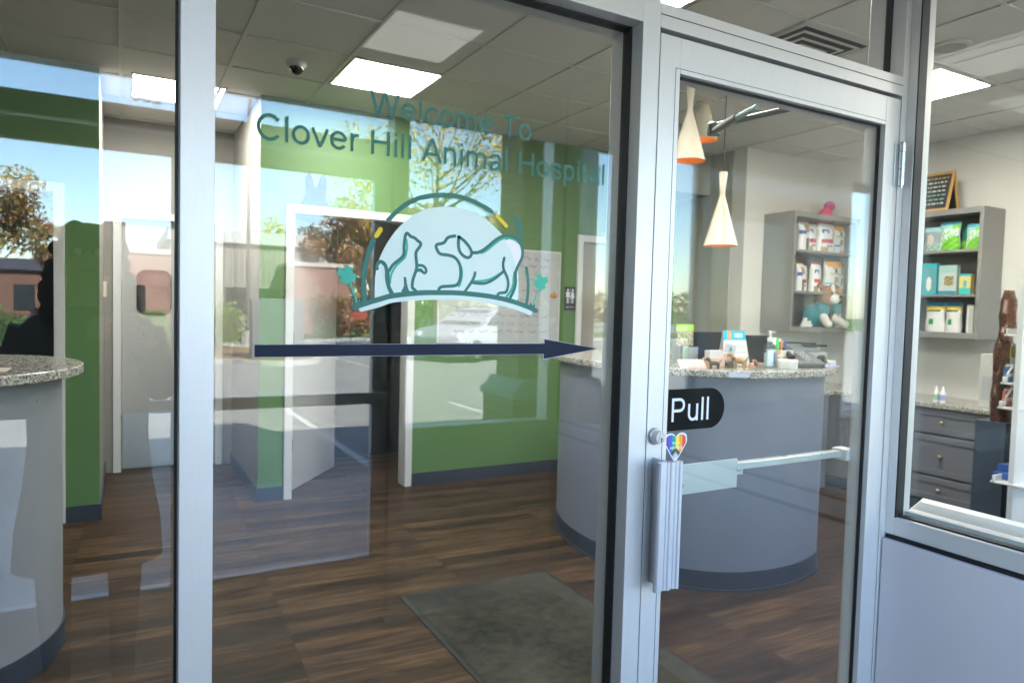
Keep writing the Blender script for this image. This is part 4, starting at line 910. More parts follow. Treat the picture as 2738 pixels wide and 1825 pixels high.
MB().lathe([(.05, 0), (.053, .004), (.053, .036), (.0001, .036)], n=30).build('tub', M['plastic'], wt, smooth=True); MB().lathe([(.055, .0365), (.055, .048), (.05, .052), (.0001, .053)], n=30).build('lid', M['plastic'], wt, smooth=True)
pc = thing('pen_holder', 'patterned white and orange pen holder box on the reception desk', 'pen holder', (3.325, 1.50, DZ), R(-5))
colour_mesh('x', 12, 8, lambda u, v: (-.06+.12*u, -.045, .1*v), lambda u, v: col(.72, .36, .06) if (.35 < v < .6 and (int(u*12) % 4 in (0, 1))) or (v > .8 and u < .2) else (col(.05, .05, .05) if (v < .3 and .75 < u < .95) else col(.62, .62, .52))).build('printed_front', None, pc)
b = MB(); b.box(-.06, .06, .0, .045, 0, .1); b.box(-.06, -.057, -.044, 0, 0, .1); b.box(.057, .06, -.044, 0, 0, .1); b.build('box', col(.55, .55, .5), pc)
for i, (x, c, h, l) in enumerate(((-.03, (.03, .62, .12), .165, 'bright green highlighter standing in the pen holder'), (-.01, (.7, .03, .12), .145, 'red pen standing in the pen holder'), (.004, (.7, .36, .05), .16, 'orange pen standing in the pen holder'), (.036, (.05, .06, .5), .15, 'dark blue pen standing in the pen holder'))):
    t = MB().tube([(0, 0, .004), (0, 0, h-.035), (0, 0, h)], [.0055 if i else .009, .0055 if i else .009, .0045 if i else .008], 10).build('pen', col(*c), None, smooth=True, loc=(3.325+x, 1.495, DZ)); tag(t, l, 'pen')
dpn = thing('desk_phone', 'black desk telephone with a handset on the reception desk', 'telephone', (3.47, 1.47, DZ), R(-12))
b = MB(); b.prism([(-.09, 0), (.10, 0), (.10, .075), (.06, .088), (-.09, .028)], -.10, .10, 'x'); b.build('base', mat('phone_dark', (.035, .034, .033), .4), dpn, bevel=.006)
b = MB(); b.tube([(-.12, -.07, .055), (-.125, -.02, .095), (-.125, .04, .105), (-.12, .09, .10)], [.024, .014, .014, .024], 12); b.build('handset', M['black'], dpn, smooth=True)
b = MB()
for i in range(4):
    for j in range(3): b.box(-.02+.022*j, -.006+.022*j, -.06+.025*i, -.045+.025*i, .04+.012*i, .052+.012*i)
b.build('keys', col(.4, .4, .38), dpn)
st_ = thing('tape_dispenser', 'black tape dispenser at the right end of the granite ledge', 'tape dispenser', (3.585, 1.44, DZ), R(-20))
b = MB(); b.prism([(-.06, 0), (.06, 0), (.062, .03), (.03, .05), (.0, .028), (-.03, .035), (-.055, .025)], -.018, .018, 'y'); b.build('body', M['black'], st_, bevel=.003)
MB().lathe([(.026, -.01), (.026, .01), (.012, .01), (.012, -.01), (.026, -.01)], (0, 0, 0), 20).build('tape_roll', M['black'], st_)
st_.children[-1].rotation_euler = (R(90), 0, 0); st_.children[-1].location = (.02, 0, .045)
pp_ = thing('paper_stack', 'stack of loose papers on a lilac folder at the desk end', 'papers', (3.67, 1.455, DZ), R(18))
box(-.10, .09, -.055, .055, 0, .006).build('folder', col(.35, .33, .62), pp_); b = MB()
for i in range(6): b.box(-.075+.004*i, .065+.003*(i % 3), -.04+.003*(i % 2), .04, .0065+i*.005, .0105+i*.005)
b.build('sheets', WHT, pp_)
lf = thing('leaflet_stack', 'short stack of pink and orange leaflets between the note holder and the brochure', 'leaflets', (2.93, 1.585, DZ), R(10))
for i, c in enumerate(((.70, .45, .42), (.72, .62, .50), (.68, .34, .16))): box(-.045+.006*i, .045+.006*i, -.02+.012*i, -.016+.012*i, 0, .07+.012*i).build('leaflet', col(*c), lf)
# screens behind the ledge
def monitor(x, y, w, h, z, rz, lab):
    t = thing('monitor', lab, 'monitor', (x, y, z), R(rz))
    b = MB(); b.box(-w/2, w/2, -.02, .02, 0, h); b.build('casing', mat('monitor_black', (.008, .009, .011), .6, spec=.15), t, bevel=.004)
    b = MB(); b.tube([(0, .03, h*.5), (0, .06, -.1)], .018); b.box(-.10, .10, -.02, .12, -.21, -.20); b.tube([(0, .06, -.1), (0, .06, -.2)], .018); b.build('stand', M['black'], t)
    ycyl(MB(), 0, h*.45, [(.012, -.0205), (.012, -.022)], 14).build('badge', col(.35, .28, .15), t)
monitor(3.27, 2.02, .42, .28, 1.10, 0, 'back of the black monitor left of the turquoise brochure')
monitor(3.66, 2.05, .30, .26, 1.10, -35, 'back of the black monitor behind the sanitizer bottle')
sc_ = thing('payment_terminal', 'dark payment terminal with a pale paper flap behind the pen holder', 'terminal', (3.62, 1.75, 1.20), R(-15))
b = MB(); b.prism([(-.07, -.1), (.08, -.1), (.05, .13), (.01, .13)], -.055, .055, 'x'); b.build('body', mat('terminal_grey', (.09, .085, .08), .4), sc_, bevel=.006)
b = MB(); b.add([(-.1, -.06, .03), (-.04, -.07, .02), (-.0, -.02, .15), (-.05, -.01, .16)], [(0, 1, 2, 3)]); b.add([(-.1, -.058, .03), (-.04, -.068, .02), (-.0, -.018, .15), (-.05, -.008, .16)], [(0, 1, 2, 3)]); b.build('paper_flap', WHT, sc_)

# ================================================================== WALL CABINETS
def open_cabinet(x0, x1, y0, y1, z0, z1, shelves, front, label, name='shelf_cabinet'):
    t = thing(name, label, 'cabinet'); w = .028; b = MB()
    b.box(x0, x1, y0, y1, z0, z0+.045); b.box(x0, x1, y0, y1, z1-.045, z1)
    if front == 'y':   # open towards -y
        b.box(x0, x0+w, y0, y1, z0+.045, z1-.045); b.box(x1-w, x1, y0, y1, z0+.045, z1-.045); b.box(x0+w, x1-w, y1-.012, y1, z0+.045, z1-.045)
    else:
        b.box(x0, x1, y0, y0+w, z0+.045, z1-.045); b.box(x0, x1, y1-w, y1, z0+.045, z1-.045); b.box(x1-.012, x1, y0+w, y1-w, z0+.045, z1-.045)
    b.build('carcass', M['cab'], t, bevel=.002)
    for z in shelves:
        (box(x0+w, x1-w, y0+.01, y1-.012, z-.02, z) if front == 'y' else box(x0+.01, x1-.012, y0+w, y1-w, z-.02, z)).build('shelf', M['cab'], t, bevel=.001)
    return t
open_cabinet(5.165, 6.029, 2.93, 3.269, 1.355, 2.42, (1.722, 2.088), 'y', 'grey open shelf cabinet of red white and orange pet food bags behind the reception desk')
open_cabinet(5.72, 6.029, 1.665, 2.72, 1.352, 2.372, (1.70, 2.05), 'x', 'grey open shelf cabinet of green and teal packages seen through the side window')

def bag(x, y, z, w, h, d, face, cf, lab, name='food_bag', cat='pet food bag', group=None, rz=0, soft=1.):
    """pouch: front sheet pinched at the top, coloured by cf(u,v). face 'y' looks to -y, 'x' looks to -x"""
    t = thing(name, lab, cat, (x, y, z), (0 if face == 'y' else -R(90))+R(rz), group)
    nx, nz = 12, 16
    def prof(v): return (1-max(0, (v-.70)/.30)**1.3*.97) if soft else 1
    def F(s):
        def f(u, v):
            bul = math.sin(math.pi*min(max(u, 0), 1))**.6 if soft else 1.0
            return (-w/2+w*u*(1+0*v)+(0 if not soft else (u-.5)*.06*w*math.sin(v*9)), s*d/2*prof(v)*(.25+.75*bul if soft else 1), h*v)
        return f
    colour_mesh('x', nx, nz, F(-1), cf).build('front', None, t, smooth=bool(soft))
    b = MB(); vs = []; bf = F(1); ff = F(-1); m2 = cf(.02, .5)
    g = [bf(i/nx, j/nz) for j in range(nz+1) for i in range(nx+1)]
    b.add(g, [(j*(nx+1)+i, (j+1)*(nx+1)+i, (j+1)*(nx+1)+i+1, j*(nx+1)+i+1) for j in range(nz) for i in range(nx)])
    for u in (0, 1):
        for j in range(nz): b.add([ff(u, j/nz), bf(u, j/nz), bf(u, (j+1)/nz), ff(u, (j+1)/nz)], [(0, 1, 2, 3)])
    for v in (0, 1):
        for i in range(nx): b.add([ff(i/nx, v), bf(i/nx, v), bf((i+1)/nx, v), ff((i+1)/nx, v)], [(0, 1, 2, 3)])
    b.build('back', m2, t, smooth=False)
    return t
RED = col(.55, .03, .04); ORA = col(.85, .36, .02); BLU = col(.05, .12, .38); TAN = col(.42, .27, .12); WHB = col(.74, .73, .70); LBL = col(.05, .38, .52)
def redbag(u, v):
    if v > .93: return RED
    if .10 < u < .42 and .62 < v < .78 and (int(u*30) % 2 or v > .7): return BLU
    if .30 < v < .44 and .1 < u < .78: return RED
    if u > .68 and .45 < v < .75 and (u+v*2) % .3 < .2: return TAN
    if .12 < u < .4 and v < .18 or (u > .8 and v < .25): return TAN
    if .18 < v < .24 and .3 < u < .7: return col(.5, .25, .2)
    return WHB
def orabag(u, v):
    if v > .84-.12*math.sin(u*3.1) + .04: return ORA
    if .55 < v < .62 and .15 < u < .85: return col(.65, .48, .25)
    if .40 < u < .66 and .34 < v < .52: return TAN
    if .24 < v < .31 and u < .5: return LBL
    if v < .1 and u > .45: return ORA
    if .65 < v < .72 and .45 < u < .6: return BLU
    return WHB
def dogbag(u, v):
    if .55 < v < .68 and u < .45: return BLU
    if .6 < v < .85 and .35 < u < .75: return TAN
    if v < .42 and .45 < u < .75: return col(.08, .08, .08)
    return WHB
G1 = 'bags on the left shelf cabinet'
yy = 3.06
bag(5.44, yy, 2.0885, .14, .27, .10, 'y', dogbag, 'white bag with a dog picture at the left end of the top shelf', group=G1)
bag(5.56, yy+.02, 2.0885, .17, .275, .10, 'y', redbag, 'left red and white bag on the top shelf of the left cabinet', group=G1)
bag(5.74, yy-.01, 2.0885, .215, .285, .11, 'y', redbag, 'wide red and white bag in the middle of the top shelf', group=G1)
bag(5.92, yy, 2.0885, .18, .27, .10, 'y', orabag, 'orange topped bag on the top shelf of the left cabinet', group=G1)
bag(5.42, yy, 1.7225, .09, .25, .08, 'y', dogbag, 'narrow white bag with a dog picture on the middle shelf', group=G1)
bag(5.50, yy+.04, 1.7225, .11, .255, .08, 'y', redbag, 'red and white bag half hidden on the middle shelf', group=G1)
bag(5.61, yy-.02, 1.7225, .15, .27, .09, 'y', redbag, 'leaning red and white bag on the middle shelf', group=G1, rz=10)
bag(5.72, yy+.06, 1.7225, .12, .25, .07, 'y', orabag, 'orange topped bag behind the leaning red bag on the middle shelf', group=G1)
bag(5.85, yy-.02, 1.7225, .19, .295, .10, 'y', orabag, 'large orange and white bag on the middle shelf', group=G1, rz=-8)
bag(5.965, yy, 1.7225, .115, .285, .09, 'y', orabag, 'narrow orange and white bag at the right of the middle shelf', group=G1)
def teal(u, v): return col(.05, .40, .42) if v > .55 or u < .12 else (TAN if .4 < u < .7 and v > .3 else WHB)
bag(5.93, yy-.03, 1.4005, .10, .22, .03, 'y', teal, 'teal and white box beside the plush dog', 'treat_box', 'box', soft=0)
def medw(u, v): return col(.14, .1, .36) if (v < .3 and u < .6 and int(v*30) % 2 == 0) else (col(.6, .2, .15) if .75 < v < .85 and .3 < u < .8 else WHB)
bag(5.985, yy+.05, 1.4005, .07, .23, .05, 'y', medw, 'white bag with a purple band right of the plush dog', soft=1)
bag(5.65, yy+.10, 2.0885, .13, .285, .07, 'y', redbag, 'red topped bag at the back between the two top shelf red and white bags', group=G1)
bag(5.83, yy+.11, 2.0885, .13, .28, .06, 'y', redbag, 'red topped bag at the back behind the orange topped bag', group=G1)
bag(5.53, yy+.11, 1.7225, .12, .275, .06, 'y', orabag, 'orange topped bag at the back left of the middle shelf', group=G1)
b_ = thing('small_pots', 'cluster of tiny white and green pots in the bottom left of the left cabinet', 'pots', (5.46, 3.0, 1.4005))
b = MB()
for i, (x, z) in enumerate(((-.05, 0), (-.01, 0), (.03, 0), (.065, 0), (-.03, .027), (.01, .027), (.045, .027), (-.01, .054))): b.lathe([(.017, z), (.017, z+.018), (.019, z+.019), (.019, z+.026), (.0001, z+.026)], (x, 0, 0), 12)
b.build('pots', WHB, b_); 
# plush dog in a teal jumper, on the bottom shelf
PSC = 1.22
pl = thing('plush_dog', 'brown and white plush dog in a teal jumper sitting on the bottom shelf', 'plush toy', (5.70, 3.03, 1.4005))
brown = mat('plush_brown', (.30, .13, .055), .9, bump=.4, nscale=60); cream = mat('plush_white', (.72, .69, .62), .9, bump=.4, nscale=60); tealw = mat('teal_knit', (.005, .16, .21), .9, bump=.4, nscale=80)
b = MB(); b.use(tealw); b.ball((-.06, .02, .085), .085, 18, 1.15, .8, 1.0); b.ball((-.01, -.01, .12), .07, 16, 1.1, .8, 1.1)
b.build('body', None, pl, smooth=True)
b = MB()
for s, x in ((-1, -.06), (1, .11)): b.tube([(x*.6, -.05, .075), (x, -.09, .045), (x*1.12, -.115, .022)], [.034, .030, .028], 12); b.ball((x*1.15, -.12, .024), .030, 12)
b.build('paw', cream, pl, smooth=True)
hd = MB(); hd.ball((.035, -.03, .235), .062, 18, 1, .95, 1.05); hd = hd.build('head', brown, pl, smooth=True); hd.scale = (1.22,)*3; hd.location = (-.025, .012, -.048)
b = MB(); b.ball((.048, -.085, .215), .038, 14, 1, .8, .85); b.ball((.04, -.075, .268), .022, 12, .7, .6, 1.8); b.build('muzzle', cream, hd, smooth=True)
b = MB(); b.ball((.056, -.12, .226), .011, 10, 1.2, .7, .9); b.ball((.015, -.088, .250), .0065, 8); b.ball((.075, -.085, .250), .0065, 8); b.build('nose_and_eyes', M['black'], hd, smooth=True)
b = MB()
for s in (-1, 1): b.tube([(.035+s*.045, -.03, .285), (.035+s*.075, -.035, .300), (.035+s*.10, -.045, .285)], [.020, .018, .006], 10)
b.build('ear', brown, hd, smooth=True)
pl.scale = (PSC, PSC, PSC)
# pink toy on the cabinet
pk = thing('pink_toy', 'pink and purple snail shaped toy on top of the left shelf cabinet', 'toy', (5.74, 3.05, 2.4205))
MB().ball((.04, 0, .105), .055, 18, 1.1, .8, .9).build('shell', mat('toy_magenta', (.48, .04, .20), .5, noise=.25, nscale=20), pk, smooth=True)
b = MB(); b.prism([(-.14, 0), (.06, 0), (.05, .07), (-.02, .09), (-.07, .05)], -.03, .03, 'y'); b.build('body', mat('toy_pink', (.72, .05, .16), .5), pk, bevel=.01)
# chalkboard on cabinet 2
cbk = thing('chalkboard_sign', 'small wooden A frame chalkboard with white writing on the right shelf cabinet', 'sign', (5.83, 2.09, 2.3725), R(-90))
def Q(x, s, z): return (x, s*(.09-.085*z/.32), z)
wood = mat('oak_wood', (.52, .30, .10), .5, noise=.15, nscale=10, stretch=(1, 1, .2))
b = MB()
for s in (-1, 1):
    for xa, xb, za, zb in ((-.14, -.12, 0, .32), (.12, .14, 0, .32), (-.12, .12, .0, .02), (-.12, .12, .30, .32)):
        q = [Q(xa, s, za), Q(xb, s, za), Q(xb, s, zb), Q(xa, s, zb)]; b.add(q+[(x, y+s*-.012, z) for x, y, z in q], [(0, 1, 2, 3), (7, 6, 5, 4), (0, 4, 5, 1), (1, 5, 6, 2), (2, 6, 7, 3), (3, 7, 4, 0)])
b.build('frame', wood, cbk)
b = MB()
for s in (-1, 1): b.add([Q(-.12, s, .02), Q(.12, s, .02), Q(.12, s, .30), Q(-.12, s, .30)], [(0, 1, 2, 3)])
bo = b.build('board', mat('chalkboard_black', (.03, .03, .03), .7), cbk)
b = MB(); chalk = col(.62, .62, .58); rr = random.Random(2)
for r_, z in enumerate((.27, .235, .20, .165, .13, .095, .06)):
    b.use(col(.55, .36, .1) if r_ == 0 else (col(.2, .42, .35) if r_ in (4, 5) else chalk)); x = -.10+rr.uniform(0, .02)
    while x < .09:
        L = rr.uniform(.01, .035); y1 = Q(0, -1, z)[1]-.0015
        b.add([(x, y1, z-.006), (x+L, y1, z-.006+rr.uniform(-.003, .003)), (x+L, y1-.001, z+.006), (x, y1-.001, z+.006)], [(0, 1, 2, 3)]); x += L+.01
b.build('chalk_writing', None, bo)
# cabinet 2 contents
LIME = col(.20, .55, .03); G2 = 'packages on the right shelf cabinet'
def greenbag(u, v):
    if v > .88: return col(.10, .42, .55)
    if v > .78: return col(.35, .6, .5) if u < .7 else LIME
    if (u-.9)**2+(v*1.5-.0)**2 < .55: return LIME if (int(v*30)+int(u*8)) % 3 else col(.1, .38, .03)
    return col(.60, .72, .66) if (u*7+v*5) % 1 > .2 else LIME
def petbag(u, v):
    if v > .8: return col(.35, .6, .6)
    if (u-.45)**2+(v-.5)**2 < .05: return col(.6, .5, .45)
    if v < .4 and (int(u*6)+int(v*9)) % 2: return col(.3, .5, .38)
    return col(.28, .32, .33)
xx = 5.83
bag(xx, 2.10, 2.0505, .13, .20, .06, 'x', petbag, 'dark package with a pet photo on the upper shelf of the right cabinet', group=G2)
bag(xx, 1.965, 2.0505, .15, .235, .07, 'x', greenbag, 'large lime green bag on the upper shelf of the right cabinet', group=G2)
bag(xx+.09, 1.87, 2.0505, .10, .22, .06, 'x', lambda u, v: col(.03, .22, .18) if v > .4 else LIME, 'dark green bag set back on the upper shelf', group=G2)
bag(xx, 1.785, 2.0505, .10, .20, .06, 'x', greenbag, 'narrow lime green bag at the right of the upper shelf', group=G2)
def tealbox(u, v):
    if u < .08 or v > .9 or v < .1: return col(.03, .40, .45)
    if (u-.5)**2*2+(v-.35)**2 < .05: return col(.7, .68, .6)
    return col(.12, .35, .38)
bag(xx, 2.10, 1.7005, .12, .255, .06, 'x', tealbox, 'teal box with a pet photo on the middle shelf of the right cabinet', 'treatment_box', 'box', G2, soft=0)
def photobox(u, v):
    if v > .72: return col(.35, .52, .48)
    if v < .14: return col(.03, .25, .35)
    if .3 < v < .62 and .3 < u < .85: return TAN if (u*9+v*7) % 1 > .35 else col(.12, .16, .08)
    return col(.45, .55, .5)
bag(xx, 1.955, 1.7005, .14, .235, .05, 'x', photobox, 'pale green box with a photo of a dog and child on the middle shelf', 'treatment_box', 'box', G2, soft=0)
def yelbox(u, v):
    if v < .34: return col(.05, .50, .48)
    if v > .88: return col(.05, .42, .48)
    if (u-.5)**2+(v-.5)**2 < .03: return col(.1, .45, .45)
    return col(.72, .60, .22)
bag(xx, 1.82, 1.7005, .085, .165, .05, 'x', yelbox, 'small yellow and teal box on the middle shelf of the right cabinet', 'treatment_box', 'box', G2, soft=0)
def whitebag(u, v):
    if v > .86: return col(.03, .24, .45)
    if v > .77: return col(.75, .58, .08)
    if .66 < v < .72 and .1 < u < .85: return col(.06, .06, .07)
    if .28 < v < .42 and .22 < u < .5: return col(.04, .30, .10)
    return col(.70, .70, .67)
bag(xx, 2.045, 1.3975, .15, .24, .07, 'x', whitebag, 'left white bag with a blue and yellow top on the lower shelf', group=G2)
bag(xx, 1.90, 1.3975, .12, .24, .07, 'x', whitebag, 'right white bag with a blue and yellow top on the lower shelf', group=G2)
bag(xx, 1.765, 1.3975, .05, .22, .06, 'x', lambda u, v: WHB if v > .85 or u < .3 else col(.5, .52, .45), 'thin pale box at the right end of the lower shelf', 'treatment_box', 'box', G2, soft=0)

# ================================================================== BASE CABINETS
bc = thing('drawer_cabinet', 'slate grey drawer cabinet with a granite top under the right shelf cabinet', 'cabinet')
BX = 5.45
box(BX+.02, 6.029, 1.29, 3.269, .10, .82).build('carcass', M['cabdark'], bc)
box(BX+.06, 6.029, 1.31, 3.269, 0, .0995).build('plinth', M['skirt'], bc)
box(BX-.025, 6.029, 1.27, 3.269, .8205, .857).build('granite_top', M['granite'], bc, bevel=.004)
for y0, y1 in ((1.30, 2.16), (2.17, 2.62)):
    for z0, z1 in ((.62, .81), (.30, .61), (.105, .29)):
        f = MB(); f.box(BX, BX+.019, y0, y1, z0, z1)
        for q in ((y0+.01, y1-.01, z1-.05, z1-.006), (y0+.01, y1-.01, z0+.006, z0+.05), (y0+.01, y0+.055, z0+.05, z1-.05), (y1-.055, y1-.01, z0+.05, z1-.05)): f.box(BX-.007, BX-.0003, *q)
        d = f.build('drawer', M['cabdark'], bc, bevel=.0015)
        kz = (z0+z1)/2
        MB().lathe([(.006, 0), (.006, .012), (.015, .018), (.015, .024), (.008, .03), (.0001, .03)], n=16).build('knob', M['brass'], d, smooth=True)
        k = d.children[0]; k.rotation_euler = (0, R(-90), 0); k.location = (BX-.007, (y0+y1)/2, kz)
b2 = thing('back_counter', 'slate grey counter with a granite top along the wall behind the desk', 'counter')
box(4.93, 5.40, 2.68, 3.269, 0, .82).build('carcass', M['cabdark'], b2); box(4.93, 5.4245, 2.655, 3.269, .8205, .857).build('granite_top', M['granite'], b2, bevel=.004)
pr = thing('printer', 'pale grey printer with a dark top tray behind the reception desk', 'printer', (5.19, 2.93, .8575))
box(-.25, .20, -.22, .24, 0, .33).build('body', mat('printer_grey', (.44, .46, .46), .4), pr, bevel=.01)
b = MB(); b.prism([(-.22, .331), (.24, .331), (.24, .36), (-.1, .40), (-.22, .36)], -.24, .10, 'x'); b.build('scanner_lid', mat('printer_glass', (.25, .28, .28), .25), pr, bevel=.005)
b = MB(); b.box(-.05, .22, -.2, .12, .375, .39); b.box(.0, .18, -.12, .05, .39, .405); b.build('top_tray', M['black'], pr, bevel=.003)
box(-.20, .15, -.225, -.2205, .12, .19).build('paper_slot', M['black'], pr)
for i, (y, c, l) in enumerate(((1.835, (.35, .55, .35), 'small white squeeze bottle with a green label on the granite top'), (1.785, (.35, .35, .68), 'small white squeeze bottle with a lilac label on the granite top'))):
    t = thing('squeeze_bottle', l, 'bottle', (5.52, y, .8575), group='squeeze bottles')
    MB().lathe([(.020, 0), (.021, .003), (.021, .075), (.014, .090), (.010, .094)], n=20).build('bottle', M['plastic'], t, smooth=True); MB().lathe([(.0215, .02), (.0215, .062)], n=20).build('label', col(*c), t, smooth=True)
    MB().lathe([(.012, .0945), (.011, .105), (.004, .125), (.002, .128), (.0001, .128)], n=14).build('nozzle', M['plastic'], t, smooth=True)
tb = thing('cardboard_box', 'tall narrow cream box standing at the right end of the granite top', 'box', (5.66, 1.51, .8575))
box(-.05, .05, -.065, .065, 0, .395).build('box', mat('cream_card', (.50, .50, .45), .6), tb, bevel=.003); box(-.0515, -.0505, -.045, .045, .05, .23).build('printed_panel', col(.40, .41, .40), tb)
bk = thing('black_pouch', 'black pouch standing behind the tall cream box', 'pouch', (5.72, 1.405, .8575))
b = MB(); b.tube([(0, 0, 0), (0, .0, .2), (.0, .01, .36), (0, .02, .40)], [.055, .05, .042, .025], 14); b.build('pouch', M['black'], bk, smooth=True)
wb2 = thing('side_cabinet', 'dark blue grey cabinet side beyond the drawer cabinet', 'cabinet'); box(5.5, 6.029, .35, 1.26, 0, .80).build('carcass', mat('dark_slate', (.06, .08, .11), .4), wb2, bevel=.003)

# ---- display rack on the right edge
rk = thing('display_rack', 'white tiered display rack at the right edge of the side window', 'display rack', (4.92, .78, 0))
b = MB(); b.box(-.24, .24, .10, .13, 0, 1.75); b.build('back_panel', M['plastic'], rk)
for z, yy_, w in ((.52, -.10, .25), (.975, -.05, .22), (1.125, -.04, .20), (1.42, -.02, .19)):
    b = MB(); b.box(-w, w+.0, -.10+yy_+.24, .10+.125, z-.012, z); b.box(-w, w, .20, .215, z-.012, z+.035); b.build('shelf', M['plastic'], rk, bevel=.003)
b = MB()
for z in (1.06, 1.20): b.tube([(-.18, .20, z-.07), (-.19, .19, z-.02), (-.15, .18, z+.03)], .006, 8)
b.build('wire_arm', M['plastic'], rk, smooth=True)
box(-.10, .12, .216, .222, 1.22, 1.36).build('price_card', WHB, rk)
RC = [((.60, .20, .12), 'red'), ((.12, .25, .45), 'blue'), ((.72, .58, .2), 'yellow'), ((.15, .42, .3), 'green')]
for k_, (z, tier) in enumerate(((.9755, 'second'), (1.1255, 'third'))):
    for i, ((cr_, cg_, cb_), nm) in enumerate(RC[:3] if k_ == 0 else RC[1:]):
        bag(4.78+.085*i, .99, z, .075, .11, .04, 'y', (lambda c: (lambda u, v: WHB if .3 < v < .5 or v > .88 else col(*c)))((cr_, cg_, cb_)), '%s and white treat packet on the %s tier of the display rack' % (nm, tier), 'treat_packet', 'packet', 'treat packets on the display rack', soft=1)
foil = mat('bronze_foil', (.20, .10, .07), .28, metal=.75, noise=.25, nscale=22, bump=.8)
def foilbag(x, y, z, w, h, lab):
    t = thing('foil_bag', lab, 'foil bag', (x, y, z), group='bronze foil bags')
    b = MB(); nx = 14; nz = 20; rr = random.Random(int(z*100)); 
    ph_ = [rr.uniform(0, 6) for _ in range(6)]
    def f(a, v):
        r = (1+.04*math.sin(a*5+ph_[0]+v*9)+.03*math.sin(a*9+ph_[1]-v*14)); t_ = 1-max(0, (v-.72)/.28)**1.4*.93
        return (w/2*math.cos(a)*r*(1 if v < .85 else .95), w/2*.6*math.sin(a)*r*t_, h*v)
    vs = [f(2*math.pi*i/nx, j/nz) for j in range(nz+1) for i in range(nx)]
    b.add(vs, [(j*nx+i, j*nx+(i+1) % nx, (j+1)*nx+(i+1) % nx, (j+1)*nx+i) for j in range(nz) for i in range(nx)]+[tuple(range(nx)), tuple(nz*nx+i for i in range(nx))])
    b.build('bag', foil, t, smooth=True); return t
foilbag(4.80, 1.02, 1.43, .13, .26, 'bronze foil bag on the top tier of the display rack')
foilbag(4.95, 1.10, .857, .17, .60, 'tall bronze foil bag standing behind the yellow note'); 
tag(box(4.85, 5.05, 1.02, 1.2, 0, .856).build('display_plinth', mat('dark_slate', (.06, .08, .11), .4)), 'dark plinth under the tall bronze foil bag', 'plinth')
yn = tag(box(4.80, 4.90, .995, .997, 1.275, 1.345).build('sticky_note', col(.62, .62, .12)), 'yellow handwritten note on the bronze foil bag', 'note')
b = MB()
for z in (1.33, 1.31, 1.29): b.box(4.815, 4.885, .9935, .9948, z-.003, z)
b.build('writing', col(.1, .1, .1), yn)
for i, (x, z) in enumerate(((4.80, .521), (4.85, .566), (4.90, .521))):
    bag(x, .98, z, .09, .04, .10, 'y', lambda u, v: BLU if u < .3 else (col(.45, .18, .12) if .5 < u < .8 else WHB), ['left small treat box on the low rack shelf', 'treat box stacked on top on the low rack shelf', 'right small treat box on the low rack shelf'][i], 'treat_box', 'box', soft=0)

# ---- white curved chair back just inside the side window
wc = thing('plastic_chair', 'white plastic chair with a curved back just inside the side window', 'chair', (0, 0, 0))
b = MB(); n = 30; vs = []
for i in range(n+1):
    t = i/n; y = .066-t*1.25; x = 2.255; e = min(t, 1-t)*1.25; r = .03
    z = .925-(0 if e > r*1.6 else r*1.6-math.sqrt(max(0, (r*1.6)**2-(r*1.6-e)**2)))
    vs += [(x-.016, y, .45), (x-.022, y, z-.030), (x-.017, y, z-.010), (x-.004, y, z), (x+.010, y, z-.004), (x+.020, y, z-.03), (x+.018, y, .45)]
b.add(vs, [(i*7+j, i*7+j+1, (i+1)*7+j+1, (i+1)*7+j) for i in range(n) for j in range(6)]+[tuple(range(7)), tuple(n*7+j for j in range(7))])
b.build('backrest', M['plastic'], wc, smooth=True)
MB().box(2.28, 2.72, -1.15, .03, .42, .46).build('seat', M['plastic'], wc, bevel=.01)
for x, y in ((2.32, -.03), (2.68, -.03), (2.32, -1.1), (2.68, -1.1)): MB().tube([(x, y, .42), (x, y, 0)], .02).build('leg', M['steel'], wc, smooth=True)

# door top ornament behind the left of the lettering
orn = thing('pet_silhouette', 'flat grey cut out with two pointed ears on top of the middle door frame', 'ornament', (1.275, GY-.012, 2.229))
b = MB(); b.prism([(-.10, 0), (.12, 0), (.085, .06), (.09, .20), (.07, .245), (.045, .225), (.03, .15), (.0, .14), (-.02, .22), (-.045, .245), (-.065, .215), (-.06, .10)], -.004, .004, 'y'); b.build('cut_out', mat('ornament_grey', (.012, .016, .022), .6), orn)

# ================================================================== PHOTOGRAPHER (seen in the reflection)
def skin(name, verts, edges, radii, m, parent, sub=2, root=0):
    me = bpy.data.meshes.new(name); me.from_pydata(verts, edges, []); o = bpy.data.objects.new(name, me); COL.objects.link(o)
    s = o.modifiers.new('s', 'SKIN')
    for i, r in enumerate(radii):
        r2 = r if isinstance(r, tuple) else (r, r); me.skin_vertices[0].data[i].radius = r2
    me.skin_vertices[0].data[root].use_root = True
    ss = o.modifiers.new('u', 'SUBSURF'); ss.levels = sub; ss.render_levels = sub
    bpy.context.view_layer.update()
    m2 = bpy.data.meshes.new_from_object(o.evaluated_get(bpy.context.evaluated_depsgraph_get())); bpy.data.objects.remove(o); bpy.data.meshes.remove(me)
    m2.materials.clear(); m2.materials.append(m); m2.polygons.foreach_set('use_smooth', [True]*len(m2.polygons))
    o = bpy.data.objects.new(name, m2); COL.objects.link(o); o.parent = parent; return o
per = thing('person', 'person in a dark coat holding a camera reflected in the left glass pane', 'person', (-.10, -1.50, -.004))
skinm = mat('skin', (.50, .30, .22), .5); coat = mat('dark_coat', (.035, .032, .034), .85, bump=.3, nscale=50)
